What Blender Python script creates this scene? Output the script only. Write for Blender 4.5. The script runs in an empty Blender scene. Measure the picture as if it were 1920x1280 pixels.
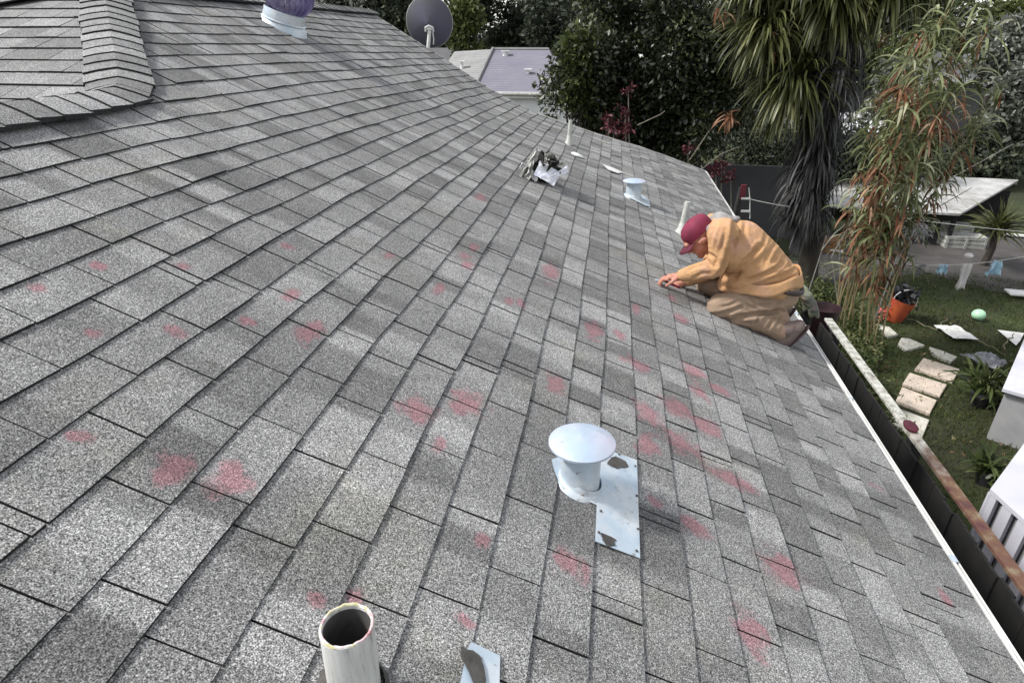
import bpy, bmesh, math, random
import numpy as np
from mathutils import Vector, Matrix, noise as mnoise

random.seed(7)
rng = np.random.default_rng(7)
R = math.radians
D = bpy.data
SC = bpy.context.scene
COL = SC.collection

# ---------------------------------------------------------------- camera
GZ = 4.6                                     # camera height above the yard
PSI, TILT, FPX = R(8.845), R(26.525), 1150.0
cam = D.cameras.new('camera')
cam.sensor_width = 36.0
cam.lens = 36.0 * FPX / 1920.0
cam.clip_start = 0.05
cam.clip_end = 3000
cam_ob = D.objects.new('camera', cam)
COL.objects.link(cam_ob)
cam_ob.location = (0, 0, GZ)
cam_ob.rotation_euler = (R(90) - TILT, 0, PSI)
SC.camera = cam_ob

# ---------------------------------------------------------------- light
SUN_EL, SUN_AZ = R(48), R(-98)               # azimuth from +y towards +x
w = D.worlds.new('World')
SC.world = w
w.use_nodes = True
wn = w.node_tree
bg = wn.nodes['Background']
sky = wn.nodes.new('ShaderNodeTexSky')
sky.sky_type = 'NISHITA'
sky.sun_disc = False
sky.sun_elevation = SUN_EL
sky.sun_rotation = SUN_AZ
sky.air_density = 1.0
sky.dust_density = 1.0
sky.ozone_density = 1.0
hsv = wn.nodes.new('ShaderNodeHueSaturation')      # thin high cloud takes the blue down
hsv.inputs['Saturation'].default_value = 0.18
wn.links.new(sky.outputs[0], hsv.inputs['Color'])
wn.links.new(hsv.outputs[0], bg.inputs[0])
bg.inputs[1].default_value = 0.15
sl = D.lights.new('sun', 'SUN')
sl.energy = 2.7
sl.angle = R(9.0)
sl.color = (1.0, 0.965, 0.93)
sun = D.objects.new('sun', sl)
COL.objects.link(sun)
sd = Vector((math.sin(SUN_AZ) * math.cos(SUN_EL), math.cos(SUN_AZ) * math.cos(SUN_EL), math.sin(SUN_EL)))
sun.rotation_euler = sd.to_track_quat('Z', 'Y').to_euler()
sun.location = (0, 0, 30)
vs = SC.view_settings
vs.view_transform = 'Standard'
vs.look = 'None'
vs.exposure = 0.72
vs.gamma = 1.0

# ---------------------------------------------------------------- survey helpers
_fw = np.array([-math.sin(PSI) * math.cos(TILT), math.cos(PSI) * math.cos(TILT), -math.sin(TILT)])
_rt = np.array([math.cos(PSI), math.sin(PSI), 0.0])
_up = np.cross(_rt, _fw)


def _ray(x, y):
    return _fw * FPX + _rt * (x - 960) + _up * (640 - y)


def atY(x, y, Y):
    """point of the site at distance Y in front (world y)"""
    r = _ray(x, y)
    q = r * (Y / r[1])
    return Vector((q[0], q[1], q[2] + GZ))


def atZ(x, y, z):
    """point of the site at height z above the yard"""
    r = _ray(x, y)
    q = r * ((z - GZ) / r[2])
    return Vector((q[0], q[1], z))


# ---------------------------------------------------------------- materials
def mat(name):
    m = D.materials.new(name)
    m.use_nodes = True
    nt = m.node_tree
    return m, nt, nt.nodes['Principled BSDF']


def N(nt, typ, **kw):
    n = nt.nodes.new(typ)
    for k, v in kw.items():
        setattr(n, k, v)
    return n


def noise_node(nt, scale, detail=3, rough=0.6, coord='Object', vec=None):
    if vec is None:
        tc = N(nt, 'ShaderNodeTexCoord')
        vec = tc.outputs[coord]
    n = N(nt, 'ShaderNodeTexNoise')
    n.inputs['Scale'].default_value = scale
    n.inputs['Detail'].default_value = detail
    n.inputs['Roughness'].default_value = rough
    nt.links.new(vec, n.inputs['Vector'])
    return n.outputs['Fac']


def ramp(nt, fac, stops, interp='LINEAR'):
    r = N(nt, 'ShaderNodeValToRGB')
    cr = r.color_ramp
    cr.interpolation = interp
    while len(cr.elements) < len(stops):
        cr.elements.new(0.5)
    for e, (p, c) in zip(cr.elements, stops):
        e.position = p
        e.color = (c[0], c[1], c[2], 1) if hasattr(c, '__len__') else (c, c, c, 1)
    nt.links.new(fac, r.inputs[0])
    return r.outputs[0]


def mix(nt, fac, a, b, mode='MIX'):
    m = N(nt, 'ShaderNodeMix', data_type='RGBA', blend_type=mode)
    for s, v in ((0, fac), (6, a), (7, b)):
        if isinstance(v, (int, float)):
            m.inputs[s].default_value = v
        elif isinstance(v, tuple):
            m.inputs[s].default_value = (*v[:3], 1)
        else:
            nt.links.new(v, m.inputs[s])
    return m.outputs[2]


def math_(nt, op, a, b=None, clamp=False):
    m = N(nt, 'ShaderNodeMath', operation=op, use_clamp=clamp)
    for s, v in ((0, a), (1, b)):
        if v is None:
            continue
        if isinstance(v, (int, float)):
            m.inputs[s].default_value = v
        else:
            nt.links.new(v, m.inputs[s])
    return m.outputs[0]


def bump(nt, bsdf, h, dist=0.002, strength=0.6):
    b = N(nt, 'ShaderNodeBump')
    b.inputs['Distance'].default_value = dist
    b.inputs['Strength'].default_value = strength
    nt.links.new(h, b.inputs['Height'])
    nt.links.new(b.outputs[0], bsdf.inputs['Normal'])


def simple(name, c1, c2=None, scale=6, rough=0.7, metal=0.0, bmp=0.0, bscale=None, detail=4, spec=0.5):
    m, nt, b = mat(name)
    if c2 is None:
        c2 = tuple(v * 0.75 for v in c1)
    f = noise_node(nt, scale, detail)
    nt.links.new(ramp(nt, f, [(0.32, c1), (0.68, c2)]), b.inputs['Base Color'])
    b.inputs['Roughness'].default_value = rough
    b.inputs['Metallic'].default_value = metal
    b.inputs['Specular IOR Level'].default_value = spec
    if bmp:
        bump(nt, b, noise_node(nt, bscale or scale * 3, 4), bmp, 0.8)
    return m


def leafmat(name, stops, rough=0.5, trans=0.25, big=0.6, spec=0.35):
    """foliage: colour varies leaf by leaf and in large patches"""
    m, nt, b = mat(name)
    g = N(nt, 'ShaderNodeNewGeometry')
    n = noise_node(nt, big, 2)
    f = math_(nt, 'ADD', math_(nt, 'MULTIPLY', g.outputs['Random Per Island'], 0.75), math_(nt, 'MULTIPLY', math_(nt, 'SUBTRACT', n, 0.38), 1.0), clamp=True)
    c = ramp(nt, f, stops)
    nt.links.new(c, b.inputs['Base Color'])
    b.inputs['Roughness'].default_value = rough
    b.inputs['Specular IOR Level'].default_value = spec
    t = N(nt, 'ShaderNodeBsdfTranslucent')
    nt.links.new(c, t.inputs['Color'])
    ms = N(nt, 'ShaderNodeMixShader')
    ms.inputs[0].default_value = trans
    nt.links.new(b.outputs[0], ms.inputs[1])
    nt.links.new(t.outputs[0], ms.inputs[2])
    nt.links.new(ms.outputs[0], nt.nodes['Material Output'].inputs[0])
    return m


def shingle_mat(name, base=1.0, gscale=330.0):
    m, nt, b = mat(name)
    tc = N(nt, 'ShaderNodeTexCoord')
    vec = tc.outputs['Object']
    at = N(nt, 'ShaderNodeAttribute', attribute_name='tone')
    sep = N(nt, 'ShaderNodeSeparateColor')
    nt.links.new(at.outputs['Color'], sep.inputs[0])
    tone, paint, kind = sep.outputs[0], sep.outputs[1], sep.outputs[2]
    gr = noise_node(nt, gscale, 1, 0.6, vec=vec)
    gr2 = noise_node(nt, gscale * 0.45, 2, 0.7, vec=vec)
    g = math_(nt, 'ADD', math_(nt, 'MULTIPLY', gr, 0.65), math_(nt, 'MULTIPLY', gr2, 0.35))
    gcol = ramp(nt, g, [(0.34, (0.025, 0.025, 0.025)), (0.43, (0.11, 0.11, 0.11)), (0.51, (0.225, 0.225, 0.223)), (0.59, (0.39, 0.39, 0.385)), (0.68, (0.72, 0.72, 0.71))])
    blot = noise_node(nt, 9.0, 4, 0.65, vec=vec)
    bl = math_(nt, 'ADD', math_(nt, 'MULTIPLY', blot, 0.7), 0.65)
    tn = math_(nt, 'MULTIPLY', math_(nt, 'MULTIPLY', tone, bl), base)
    comb = N(nt, 'ShaderNodeCombineColor')
    for i in range(3):
        nt.links.new(tn, comb.inputs[i])
    c = mix(nt, 1.0, gcol, comb.outputs[0], 'MULTIPLY')
    gl = noise_node(nt, 7.0, 6, 0.8, vec=vec)
    lossf = math_(nt, 'MULTIPLY', math_(nt, 'SUBTRACT', gl, 0.60), 6.0, clamp=True)
    c = mix(nt, math_(nt, 'MULTIPLY', lossf, 0.35), c, mix(nt, 1.0, c, (0.55, 0.55, 0.56), 'MULTIPLY'))
    # lichen tint in patches
    ln = noise_node(nt, 2.1, 4, 0.7, vec=vec)
    lf = math_(nt, 'MULTIPLY', math_(nt, 'SUBTRACT', ln, 0.54), 3.2, clamp=True)
    c = mix(nt, math_(nt, 'MULTIPLY', lf, 0.55), c, mix(nt, 1.0, c, (1.08, 1.04, 0.80), 'MULTIPLY'))
    # dried overspray
    pf = math_(nt, 'MULTIPLY', math_(nt, 'SUBTRACT', math_(nt, 'ADD', paint, math_(nt, 'MULTIPLY', math_(nt, 'SUBTRACT', g, 0.5), 1.5)), 0.42), 5.0, clamp=True)
    pc = mix(nt, 1.0, mix(nt, 0.35, c, (0.30, 0.30, 0.30)), (1.12, 0.60, 0.67), 'MULTIPLY')
    c = mix(nt, math_(nt, 'MULTIPLY', pf, 0.85), c, pc)
    nt.links.new(c, b.inputs['Base Color'])
    b.inputs['Roughness'].default_value = 0.9
    b.inputs['Specular IOR Level'].default_value = 0.25
    bump(nt, b, g, 0.0022, 0.55)
    return m


def metal_mat(name, c1, c2):
    """thin painted sheet metal: dents, pale patches, rust specks and grime runs"""
    m, nt, b = mat(name)
    c = ramp(nt, noise_node(nt, 7, 4), [(0.35, c1), (0.65, c2)])
    c = mix(nt, math_(nt, 'MULTIPLY', math_(nt, 'SUBTRACT', noise_node(nt, 16, 6, 0.75), 0.56), 5.0, clamp=True), c, (0.30, 0.30, 0.29))
    c = mix(nt, math_(nt, 'MULTIPLY', math_(nt, 'SUBTRACT', noise_node(nt, 42, 3, 0.6), 0.66), 9.0, clamp=True), c, (0.16, 0.08, 0.045))
    nt.links.new(c, b.inputs['Base Color'])
    nt.links.new(ramp(nt, noise_node(nt, 11, 4), [(0.3, 0.30), (0.7, 0.62)]), b.inputs['Roughness'])
    b.inputs['Metallic'].default_value = 0.25
    h = math_(nt, 'ADD', math_(nt, 'MULTIPLY', noise_node(nt, 9, 2), 1.0), math_(nt, 'MULTIPLY', noise_node(nt, 60, 3), 0.12))
    bump(nt, b, h, 0.012, 0.55)
    return m


M = {}
M['shingle'] = shingle_mat('asphalt_shingle')
M['asphalt_edge'] = simple('asphalt_edge', (0.012, 0.012, 0.013), (0.03, 0.03, 0.03), 60, 0.95)
M['white_metal'] = simple('white_metal', (0.80, 0.80, 0.78), (0.55, 0.55, 0.53), 5, 0.45, 0, 0.001)
M['galv'] = metal_mat('galvanised', (0.44, 0.54, 0.63), (0.66, 0.70, 0.73))
M['galv_plain'] = simple('galvanised', (0.40, 0.50, 0.60), (0.55, 0.62, 0.68), 7, 0.38, 0.3, 0.0015, 30)
M['tar'] = simple('roof_tar', (0.045, 0.042, 0.038), (0.09, 0.085, 0.078), 25, 0.85, 0, 0.003, 60)
M['grey_pipe'] = simple('grey_pipe', (0.55, 0.56, 0.52), (0.36, 0.37, 0.34), 14, 0.6, 0, 0.001)
m_, nt, bs = mat('stained_pipe')
tcp = N(nt, 'ShaderNodeTexCoord')
mpn = N(nt, 'ShaderNodeMapping')
mpn.inputs['Scale'].default_value = (1, 1, 0.12)
nt.links.new(tcp.outputs['Object'], mpn.inputs[0])
c = ramp(nt, noise_node(nt, 55, 5, 0.7, vec=mpn.outputs[0]), [(0.34, (0.26, 0.26, 0.25)), (0.44, (0.52, 0.52, 0.50)), (0.6, (0.62, 0.62, 0.60))])
c = mix(nt, math_(nt, 'MULTIPLY', math_(nt, 'SUBTRACT', noise_node(nt, 30, 5, 0.7), 0.62), 8.0, clamp=True), c, (0.12, 0.09, 0.07))
nt.links.new(c, bs.inputs['Base Color'])
bs.inputs['Roughness'].default_value = 0.55
bump(nt, bs, noise_node(nt, 120, 3), 0.001, 0.5)
M['stained_pipe'] = m_
M['wood_dark'] = simple('weathered_board', (0.016, 0.015, 0.014), (0.008, 0.008, 0.008), 9, 0.9, 0, 0.002)
M['wall'] = simple('stucco', (0.62, 0.60, 0.56), (0.52, 0.50, 0.47), 5, 0.9, 0, 0.003, 90)


# ---------------------------------------------------------------- object helpers
def link(o, parent=None):
    COL.objects.link(o)
    if parent is not None:
        o.parent = parent
    return o


def tag(o, label=None, cat=None, group=None, kind=None):
    if label:
        o['label'] = label
    if cat:
        o['category'] = cat
    if group:
        o['group'] = group
    if kind:
        o['kind'] = kind
    return o


def empty(name, loc, label, cat, group=None, rz=0.0):
    o = D.objects.new(name, None)
    o.empty_display_size = 0.1
    o.location = loc
    o.rotation_euler = (0, 0, rz)
    COL.objects.link(o)
    return tag(o, label, cat, group)


def mesh_obj(name, verts, faces, m, parent=None, smooth=False, world=True):
    """verts in world space; placed relative to parent (parents are unrotated empties or meshes at 0)"""
    me = D.meshes.new(name)
    off = Vector((0, 0, 0))
    if parent is not None and world:
        p = parent
        while p is not None:
            off += p.location
            p = p.parent
    vv = np.asarray(verts, dtype=float) - np.array(off)
    me.from_pydata(vv.tolist(), [], [list(f) for f in faces])
    for mm in (m if isinstance(m, (list, tuple)) else [m]):
        me.materials.append(mm)
    if smooth:
        me.polygons.foreach_set('use_smooth', [True] * len(me.polygons))
    me.update()
    return link(D.objects.new(name, me), parent)


class MB:
    """mesh builder, world coordinates"""
    def __init__(s):
        s.v, s.f, s.mi = [], [], []

    def add(s, verts, faces, mi=0):
        b = len(s.v)
        s.v += [tuple(v) for v in verts]
        s.f += [[i + b for i in f] for f in faces]
        s.mi += [mi] * len(faces)
        return b

    def hexa(s, c, mi=0):
        """8 corners: bottom 4 ccw, top 4 ccw"""
        s.add(c, [(3, 2, 1, 0), (4, 5, 6, 7), (0, 1, 5, 4), (1, 2, 6, 5), (2, 3, 7, 6), (3, 0, 4, 7)], mi)

    def box(s, c, size, rz=0.0, mi=0, M3=None):
        c = Vector(c)
        hx, hy, hz = [v / 2 for v in size]
        rot = M3 or Matrix.Rotation(rz, 3, 'Z')
        P = []
        for z in (-hz, hz):
            for x, y in ((-hx, -hy), (hx, -hy), (hx, hy), (-hx, hy)):
                P.append(c + rot @ Vector((x, y, z)))
        s.hexa(P, mi)

    def tube(s, pts, rad, n=12, cap=True, mi=0, jitter=0.0):
        pts = [Vector(p) for p in pts]
        if not hasattr(rad, '__len__'):
            rad = [rad] * len(pts)
        rings = []
        prev = None
        for i, p in enumerate(pts):
            d = (pts[min(i + 1, len(pts) - 1)] - pts[max(i - 1, 0)]).normalized()
            if prev is None:
                a = Vector((0, 0, 1)) if abs(d.z) < 0.9 else Vector((1, 0, 0))
                u = d.cross(a).normalized()
            else:
                u = (prev - d * prev.dot(d)).normalized()
            prev = u
            v = d.cross(u)
            rings.append([p + (u * math.cos(t) + v * math.sin(t)) * rad[i] * (1 + jitter * random.uniform(-1, 1)) for t in [2 * math.pi * k / n for k in range(n)]])
        b = len(s.v)
        for r in rings:
            s.v += [tuple(q) for q in r]
        for i in range(len(rings) - 1):
            for k in range(n):
                k2 = (k + 1) % n
                s.f.append([b + i * n + k, b + i * n + k2, b + (i + 1) * n + k2, b + (i + 1) * n + k])
                s.mi.append(mi)
        if cap:
            s.f.append([b + k for k in range(n)][::-1])
            s.f.append([b + (len(rings) - 1) * n + k for k in range(n)])
            s.mi += [mi, mi]

    def lathe(s, c, prof, n=32, mi=0, M3=None, close=False):
        """prof: list of (r, z)"""
        c = Vector(c)
        b = len(s.v)
        for r, z in prof:
            for k in range(n):
                t = 2 * math.pi * k / n
                q = Vector((r * math.cos(t), r * math.sin(t), z))
                if M3 is not None:
                    q = M3 @ q
                s.v.append(tuple(c + q))
        for i in range(len(prof) - 1):
            for k in range(n):
                k2 = (k + 1) % n
                s.f.append([b + i * n + k, b + i * n + k2, b + (i + 1) * n + k2, b + (i + 1) * n + k])
                s.mi.append(mi)

    def build(s, name, m, parent=None, smooth=False):
        o = mesh_obj(name, s.v, s.f, m, parent, smooth)
        if isinstance(m, (list, tuple)) and len(m) > 1:
            o.data.polygons.foreach_set('material_index', s.mi)
        if smooth == 'auto' or smooth:
            o.data.polygons.foreach_set('use_smooth', [True] * len(s.f))
            try:
                o.data.set_sharp_from_angle(angle=R(40))
            except Exception:
                pass
        return o


# ---------------------------------------------------------------- the roof as surveyed
# profiles (x across the slope, z height) from eave to ridge, near end and far end; the far end has sagged
NPR = np.array([(1.476, -1.92), (-0.9, -0.901), (-1.2, -0.756), (-4.6, 0.9)])
FPR = np.array([(1.48, -1.91, 10.2), (0.95, -1.71, 10.07), (0.44, -1.53, 9.94), (-0.13, -1.36, 9.78), (-0.70, -1.17, 9.63), (-1.16, -1.01, 9.5),
                (-1.56, -0.83, 9.5), (-1.95, -0.62, 9.5), (-2.49, -0.30, 9.5), (-3.03, 0.01, 9.5), (-3.56, 0.31, 9.5), (-4.6, 0.90, 9.5)])
EXPO = 0.143
RIDGE_Z = 0.31


def _arc(P):
    return np.r_[0, np.cumsum(np.hypot(np.diff(P[:, 0]), np.diff(P[:, 1])))]


_dN, _dF = _arc(NPR), _arc(FPR)


def gfac(y):
    return np.clip((np.asarray(y, float) - 1.5) / 8.0, 0, 1) ** 1.5


def surf(a, y):
    a = np.asarray(a, float)
    y = np.asarray(y, float)
    g = gfac(y)
    nx, nz = np.interp(a, _dN, NPR[:, 0]), np.interp(a, _dN, NPR[:, 1])
    fx, fz = np.interp(a, _dF, FPR[:, 0]), np.interp(a, _dF, FPR[:, 1])
    return nx + (fx - nx) * g, nz + (fz - nz) * g


def rake_y(a):
    return float(np.interp(a, _dF, FPR[:, 2]))


def aofx(x, y):
    aa = np.linspace(0, 6.6, 500)
    xs, zs = surf(aa, np.full_like(aa, y))
    return float(np.interp(-x, -xs, aa))


def roof_point(x, y, lift=0.0):
    a = aofx(x, y)
    xs, zs = surf(a, y)
    return Vector((x, y, float(zs) + GZ + lift))


def roof_normal(x, y):
    p = roof_point(x, y)
    px = roof_point(x + 0.05, y) - p
    py = roof_point(x, y + 0.05) - p
    return px.cross(py).normalized()


def roof_frame(x, y):
    """matrix: local x downslope, y along courses, z normal"""
    n = roof_normal(x, y)
    ex = (roof_point(x + 0.05, y) - roof_point(x, y)).normalized()
    ey = n.cross(ex)
    return Matrix((ex, ey, n)).transposed()


def unproj_roof(px, py):
    r = _ray(px, py)
    lo, hi = 0.3 / FPX, 14.0 / FPX
    for t in np.linspace(lo, hi, 700):
        q = r * t
        if q[2] < -3:
            break
        if q[1] > 10.4:
            break
        p = roof_point(q[0], q[1])
        if q[2] + GZ <= p.z:
            return p
    return None


# hip of the taller part: from P0 up to the ridge
HIP0 = np.array([-2.32, 2.82, -0.224])
HIPD = np.array([-1.0, 1.3, 0.5])
RIDGE_A_X = -2.26


def left_limit_x(y):
    """x of the upper boundary (ridge or hip) at y"""
    if y < HIP0[1]:
        return RIDGE_A_X + (HIP0[0] - RIDGE_A_X) * max(0.0, (y - 1.5) / 1.32)
    k = (y - HIP0[1]) / 1.3
    if k < 1.07:
        return HIP0[0] - k
    a = np.linspace(4, 6.5, 300)
    xs, zs = surf(a, np.full_like(a, y))
    return float(np.interp(RIDGE_Z, zs, xs))


PAINT = [  # overspray spots: image x, y, radius x, radius y (survey), seen on the slope
    (540, 470, 26, 9), (183, 503, 10, 8), (342, 503, 10, 8), (70, 549, 10, 7), (545, 560, 17, 15), (175, 630, 17, 8), (326, 630, 26, 9), (462, 612, 17, 10),
    (580, 632, 24, 20), (150, 832, 22, 14), (325, 893, 34, 30), (432, 908, 44, 42), (783, 776, 30, 24), (873, 760, 30, 24), (822, 545, 11, 14), (822, 845, 9, 13),
    (728, 488, 9, 7), (888, 470, 9, 7), (876, 500, 14, 8), (870, 483, 12, 8), (1033, 512, 14, 18), (953, 566, 10, 9), (900, 373, 11, 8), (1112, 622, 14, 16), (1160, 628, 12, 8),
    (1192, 580, 8, 8), (1195, 686, 26, 12), (1040, 718, 18, 18), (1150, 700, 1, 1), (1215, 775, 22, 18), (1268, 768, 24, 14), (1212, 838, 20, 22), (1275, 832, 28, 17), (1320, 800, 26, 16),
    (1300, 700, 22, 10), (1350, 735, 20, 8), (1225, 945, 9, 14), (1300, 995, 26, 16), (1370, 902, 38, 13), (1463, 1075, 34, 22), (1405, 1190, 28, 34), (897, 1020, 17, 14),
    (1070, 1065, 32, 26), (1095, 1075, 14, 14), (872, 1175, 11, 9), (596, 1145, 5, 6), (668, 1130, 26, 8), (1640, 915, 8, 7), (1768, 1125, 10, 12), (1275, 600, 14, 6), (1310, 740, 14, 10), (1258, 560, 8, 6),
    (975, 570, 10, 8), (880, 455, 1, 1), (700, 500, 1, 1),
]
SPOTS = []
for (sx, sy, rx, ry) in PAINT:
    if rx < 3:
        continue
    p = unproj_roof(sx, sy)
    px_ = unproj_roof(sx + rx, sy + ry * 0.2)
    py_ = unproj_roof(sx, sy + ry)
    if p is None or px_ is None or py_ is None:
        continue
    a0 = aofx(p.x, p.y)
    SPOTS.append((p.x, p.y, min(0.13, max(abs(px_.x - p.x), 0.02)), min(0.20, max(abs(py_.y - p.y), 0.02))))


def paint_at(x, y):
    v = 0.0
    for (sx, sy, rx, ry) in SPOTS:
        dx, dy = (x - sx) / (rx * 1.25), (y - sy) / (ry * 1.25)
        d = dx * dx + dy * dy
        if d < 3.0:
            wv = mnoise.noise(Vector((x * 22, y * 22, 3.0))) * 0.9
            wv += 0.6 * mnoise.noise(Vector((x * 60, y * 60, 8.0)))
            v = max(v, 0.92 - math.sqrt(d) * 0.58 + wv * 0.42)
    return min(1.0, max(0.0, v))


def near_spot(x, y):
    for (sx, sy, rx, ry) in SPOTS:
        if abs(x - sx) < rx * 1.9 + 0.15 and abs(y - sy) < ry * 1.9 + 0.12:
            return True
    return False


def build_tabs(name, cells, parent, label=None):
    """cells: (list of a-grid rows of world points [ni][nj], tone, cutfaces)"""
    V, F, MI, C = [], [], [], []
    for (top, bot, tone, paint, kind) in cells:
        ni, nj = len(top), len(top[0])
        b = len(V)
        for i in range(ni):
            for j in range(nj):
                V.append(top[i][j])
                C.append((tone[j] if isinstance(tone, list) else tone, paint[i][j], kind, 1))
        for i in range(ni - 1):
            for j in range(nj - 1):
                F.append((b + i * nj + j, b + (i + 1) * nj + j, b + (i + 1) * nj + j + 1, b + i * nj + j + 1))
                MI.append(0)
        # skirts: butt edge (row 0), two sides
        def skirt(idx, low, rev):
            bb = len(V)
            for q in low:
                V.append(q)
                C.append((0.9, 0, kind, 1))
            for t in range(len(idx) - 1):
                f = (idx[t], idx[t + 1], bb + t + 1, bb + t)
                F.append(f if not rev else f[::-1])
                MI.append(1)
        skirt([b + j for j in range(nj)], [bot[0][j] for j in range(nj)], True)
        skirt([b + i * nj for i in range(ni)], [bot[i][0] for i in range(ni)], False)
        skirt([b + i * nj + nj - 1 for i in range(ni)], [bot[i][nj - 1] for i in range(ni)], True)
    off = Vector((0, 0, 0))
    p = parent
    while p is not None:
        off += p.location
        p = p.parent
    me = D.meshes.new(name)
    me.from_pydata((np.asarray(V) - np.array(off)).tolist(), [], F)
    me.materials.append(M['shingle'])
    me.materials.append(M['asphalt_edge'])
    me.polygons.foreach_set('material_index', MI)
    ca = me.color_attributes.new('tone', 'FLOAT_COLOR', 'POINT')
    ca.data.foreach_set('color', np.asarray(C, dtype=np.float32).ravel())
    me.update()
    return link(D.objects.new(name, me), parent)


def zone_tone():
    u = random.random()
    if u < 0.32:
        return random.uniform(0.60, 0.78)
    if u < 0.75:
        return random.uniform(0.84, 1.0)
    return random.uniform(1.06, 1.26)


def tone_pick():
    u = random.random()
    if u < 0.30:
        return random.uniform(0.68, 0.82)
    if u < 0.75:
        return random.uniform(0.84, 1.0)
    return random.uniform(1.03, 1.28)


house = empty('house', (0, 5, 0), 'near house under the grey shingled roof the worker kneels on', 'house')

# --- main slope
cells = []
k = 0
base_v, base_f = [], []
a_end = 6.3
while k * EXPO < a_end:
    a0 = k * EXPO
    a1 = a0 + EXPO
    am = a0 + EXPO * 0.5
    phase = random.uniform(0, 100)
    yr = rake_y(am) + random.uniform(-0.004, 0.004)
    y = -2.4 + (0.130 if k % 2 else 0.0) + random.uniform(-0.012, 0.012) + (k // 7) * 0.07
    zones = []                                   # soft tonal bands blended along each course
    zy = -3.0 + random.uniform(0, 0.5)
    while zy < 11:
        zones.append((zy, zone_tone()))
        zy += random.choice((0.13, 0.14, 0.13, 0.26, 0.09)) * random.uniform(0.9, 1.1)
    zya = np.array([z_[0] for z_ in zones])
    zta = np.array([z_[1] for z_ in zones])
    ct = random.uniform(0.96, 1.04)
    nt_ = 0
    while y < yr:
        nt_ += 1
        wd = float(np.interp(y, [0, 1.2, 2.3, 9], [0.285, 0.272, 0.250, 0.245])) + random.uniform(-0.004, 0.004)
        if nt_ % 6 == (k * 5) % 6 and random.random() < 0.45:
            wd = random.uniform(0.035, 0.055)
        y2 = min(y + wd, yr)
        if yr - y2 < 0.05:
            y2 = yr
        gap = (random.choice((0.004, 0.005, 0.006)) if y < 1.6 else random.choice((0.008, 0.009, 0.010))) if y < 5 else random.choice((0.010, 0.012, 0.014))
        xm, zm = surf(am, (y + y2) / 2)
        xl = left_limit_x((y + y2) / 2)
        clampx = float(xm) < xl + 0.35
        if float(xm) > xl - 0.05 and not (float(zm) > RIDGE_Z + 0.02):
            raised = random.random() < 0.5
            h0 = random.uniform(0.0085, 0.0100) + (0.001 if raised else 0)
            h1 = 0.002 + (0.0015 if raised else 0)
            ns = near_spot(float(xm), (y + y2) / 2)
            ni, nj = (9, max(3, int((y2 - y) / 0.018))) if ns else (2, max(3, int((y2 - y) / 0.02)))
            top, bot, pt = [], [], []
            ext = 0.012
            lift = random.uniform(0, 0.004) if random.random() < 0.15 else 0
            jit = random.uniform(-0.002, 0.002)
            for i in range(ni):
                tr, br, pr = [], [], []
                ti = i / (ni - 1)
                for j in range(nj):
                    yy = y + gap / 2 + (y2 - y - gap) * j / (nj - 1)
                    wob = 0.0045 * math.sin(yy * 1.9 + phase) + 0.003 * math.sin(yy * 5.3 + phase * 2)
                    aa = a0 + wob + jit + ti * (EXPO + ext)
                    sx, sz = surf(aa, yy)
                    if clampx:
                        lim = left_limit_x(yy) + 0.012
                        if float(sx) < lim:
                            aa = aofx(lim, yy)
                            sx, sz = surf(aa, yy)
                    sag = 0.010 * mnoise.noise(Vector((aa * 0.9, yy * 0.9, 5.0))) + 0.004 * mnoise.noise(Vector((aa * 3, yy * 3, 9.0)))
                    h = h0 + (h1 - h0) * ti + lift * (1 - ti)
                    tr.append((float(sx) + h * 0.40, yy, float(sz) + GZ + h * 0.92 + sag))
                    br.append((float(sx), yy, float(sz) + GZ - 0.006 + sag))
                    pr.append(paint_at(float(sx), yy) if ns else 0.0)
                top.append(tr)
                bot.append(br)
                pt.append(pr)
            tl = []
            for j in range(nj):
                yy = y + (y2 - y) * j / (nj - 1)
                i_ = int(np.searchsorted(zya, yy)) - 1
                t0_ = zta[i_]
                e_ = min(1.0, (yy - zya[i_]) / 0.015)
                tl.append(float(zta[max(0, i_ - 1)] * (1 - e_) + t0_ * e_) * ct)
            cells.append((top, bot, tl, pt, 0.0))
        y = y2
    k += 1
main_slope = build_tabs('shingled_slope', cells, house)
tag(main_slope, 'long grey shingled roof slope with faint red paint spots')

# --- underlay / deck under the shingles (dark, seen only in the joints)
na, nyy = 45, 50
V, F = [], []
for i in range(na + 1):
    for j in range(nyy + 1):
        a = 6.3 * i / na
        yr = rake_y(a) - 0.01
        yy = -1.8 + (yr + 1.8) * j / nyy
        sx, sz = surf(a, yy)
        xl = left_limit_x(yy)
        x_ = float(sx)
        z_ = float(sz)
        if x_ < xl:
            aa = aofx(xl, yy)
            x_ = xl
            z_ = float(surf(aa, yy)[1])
        sag = 0.010 * mnoise.noise(Vector((a * 0.9, yy * 0.9, 5.0))) + 0.004 * mnoise.noise(Vector((a * 3, yy * 3, 9.0)))
        V.append((x_, yy, z_ + GZ - 0.004 + sag))
for i in range(na):
    for j in range(nyy):
        q = i * (nyy + 1) + j
        F.append((q, q + nyy + 1, q + nyy + 2, q + 1))
mesh_obj('roof_underlay', V, F, M['asphalt_edge'], house)


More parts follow.
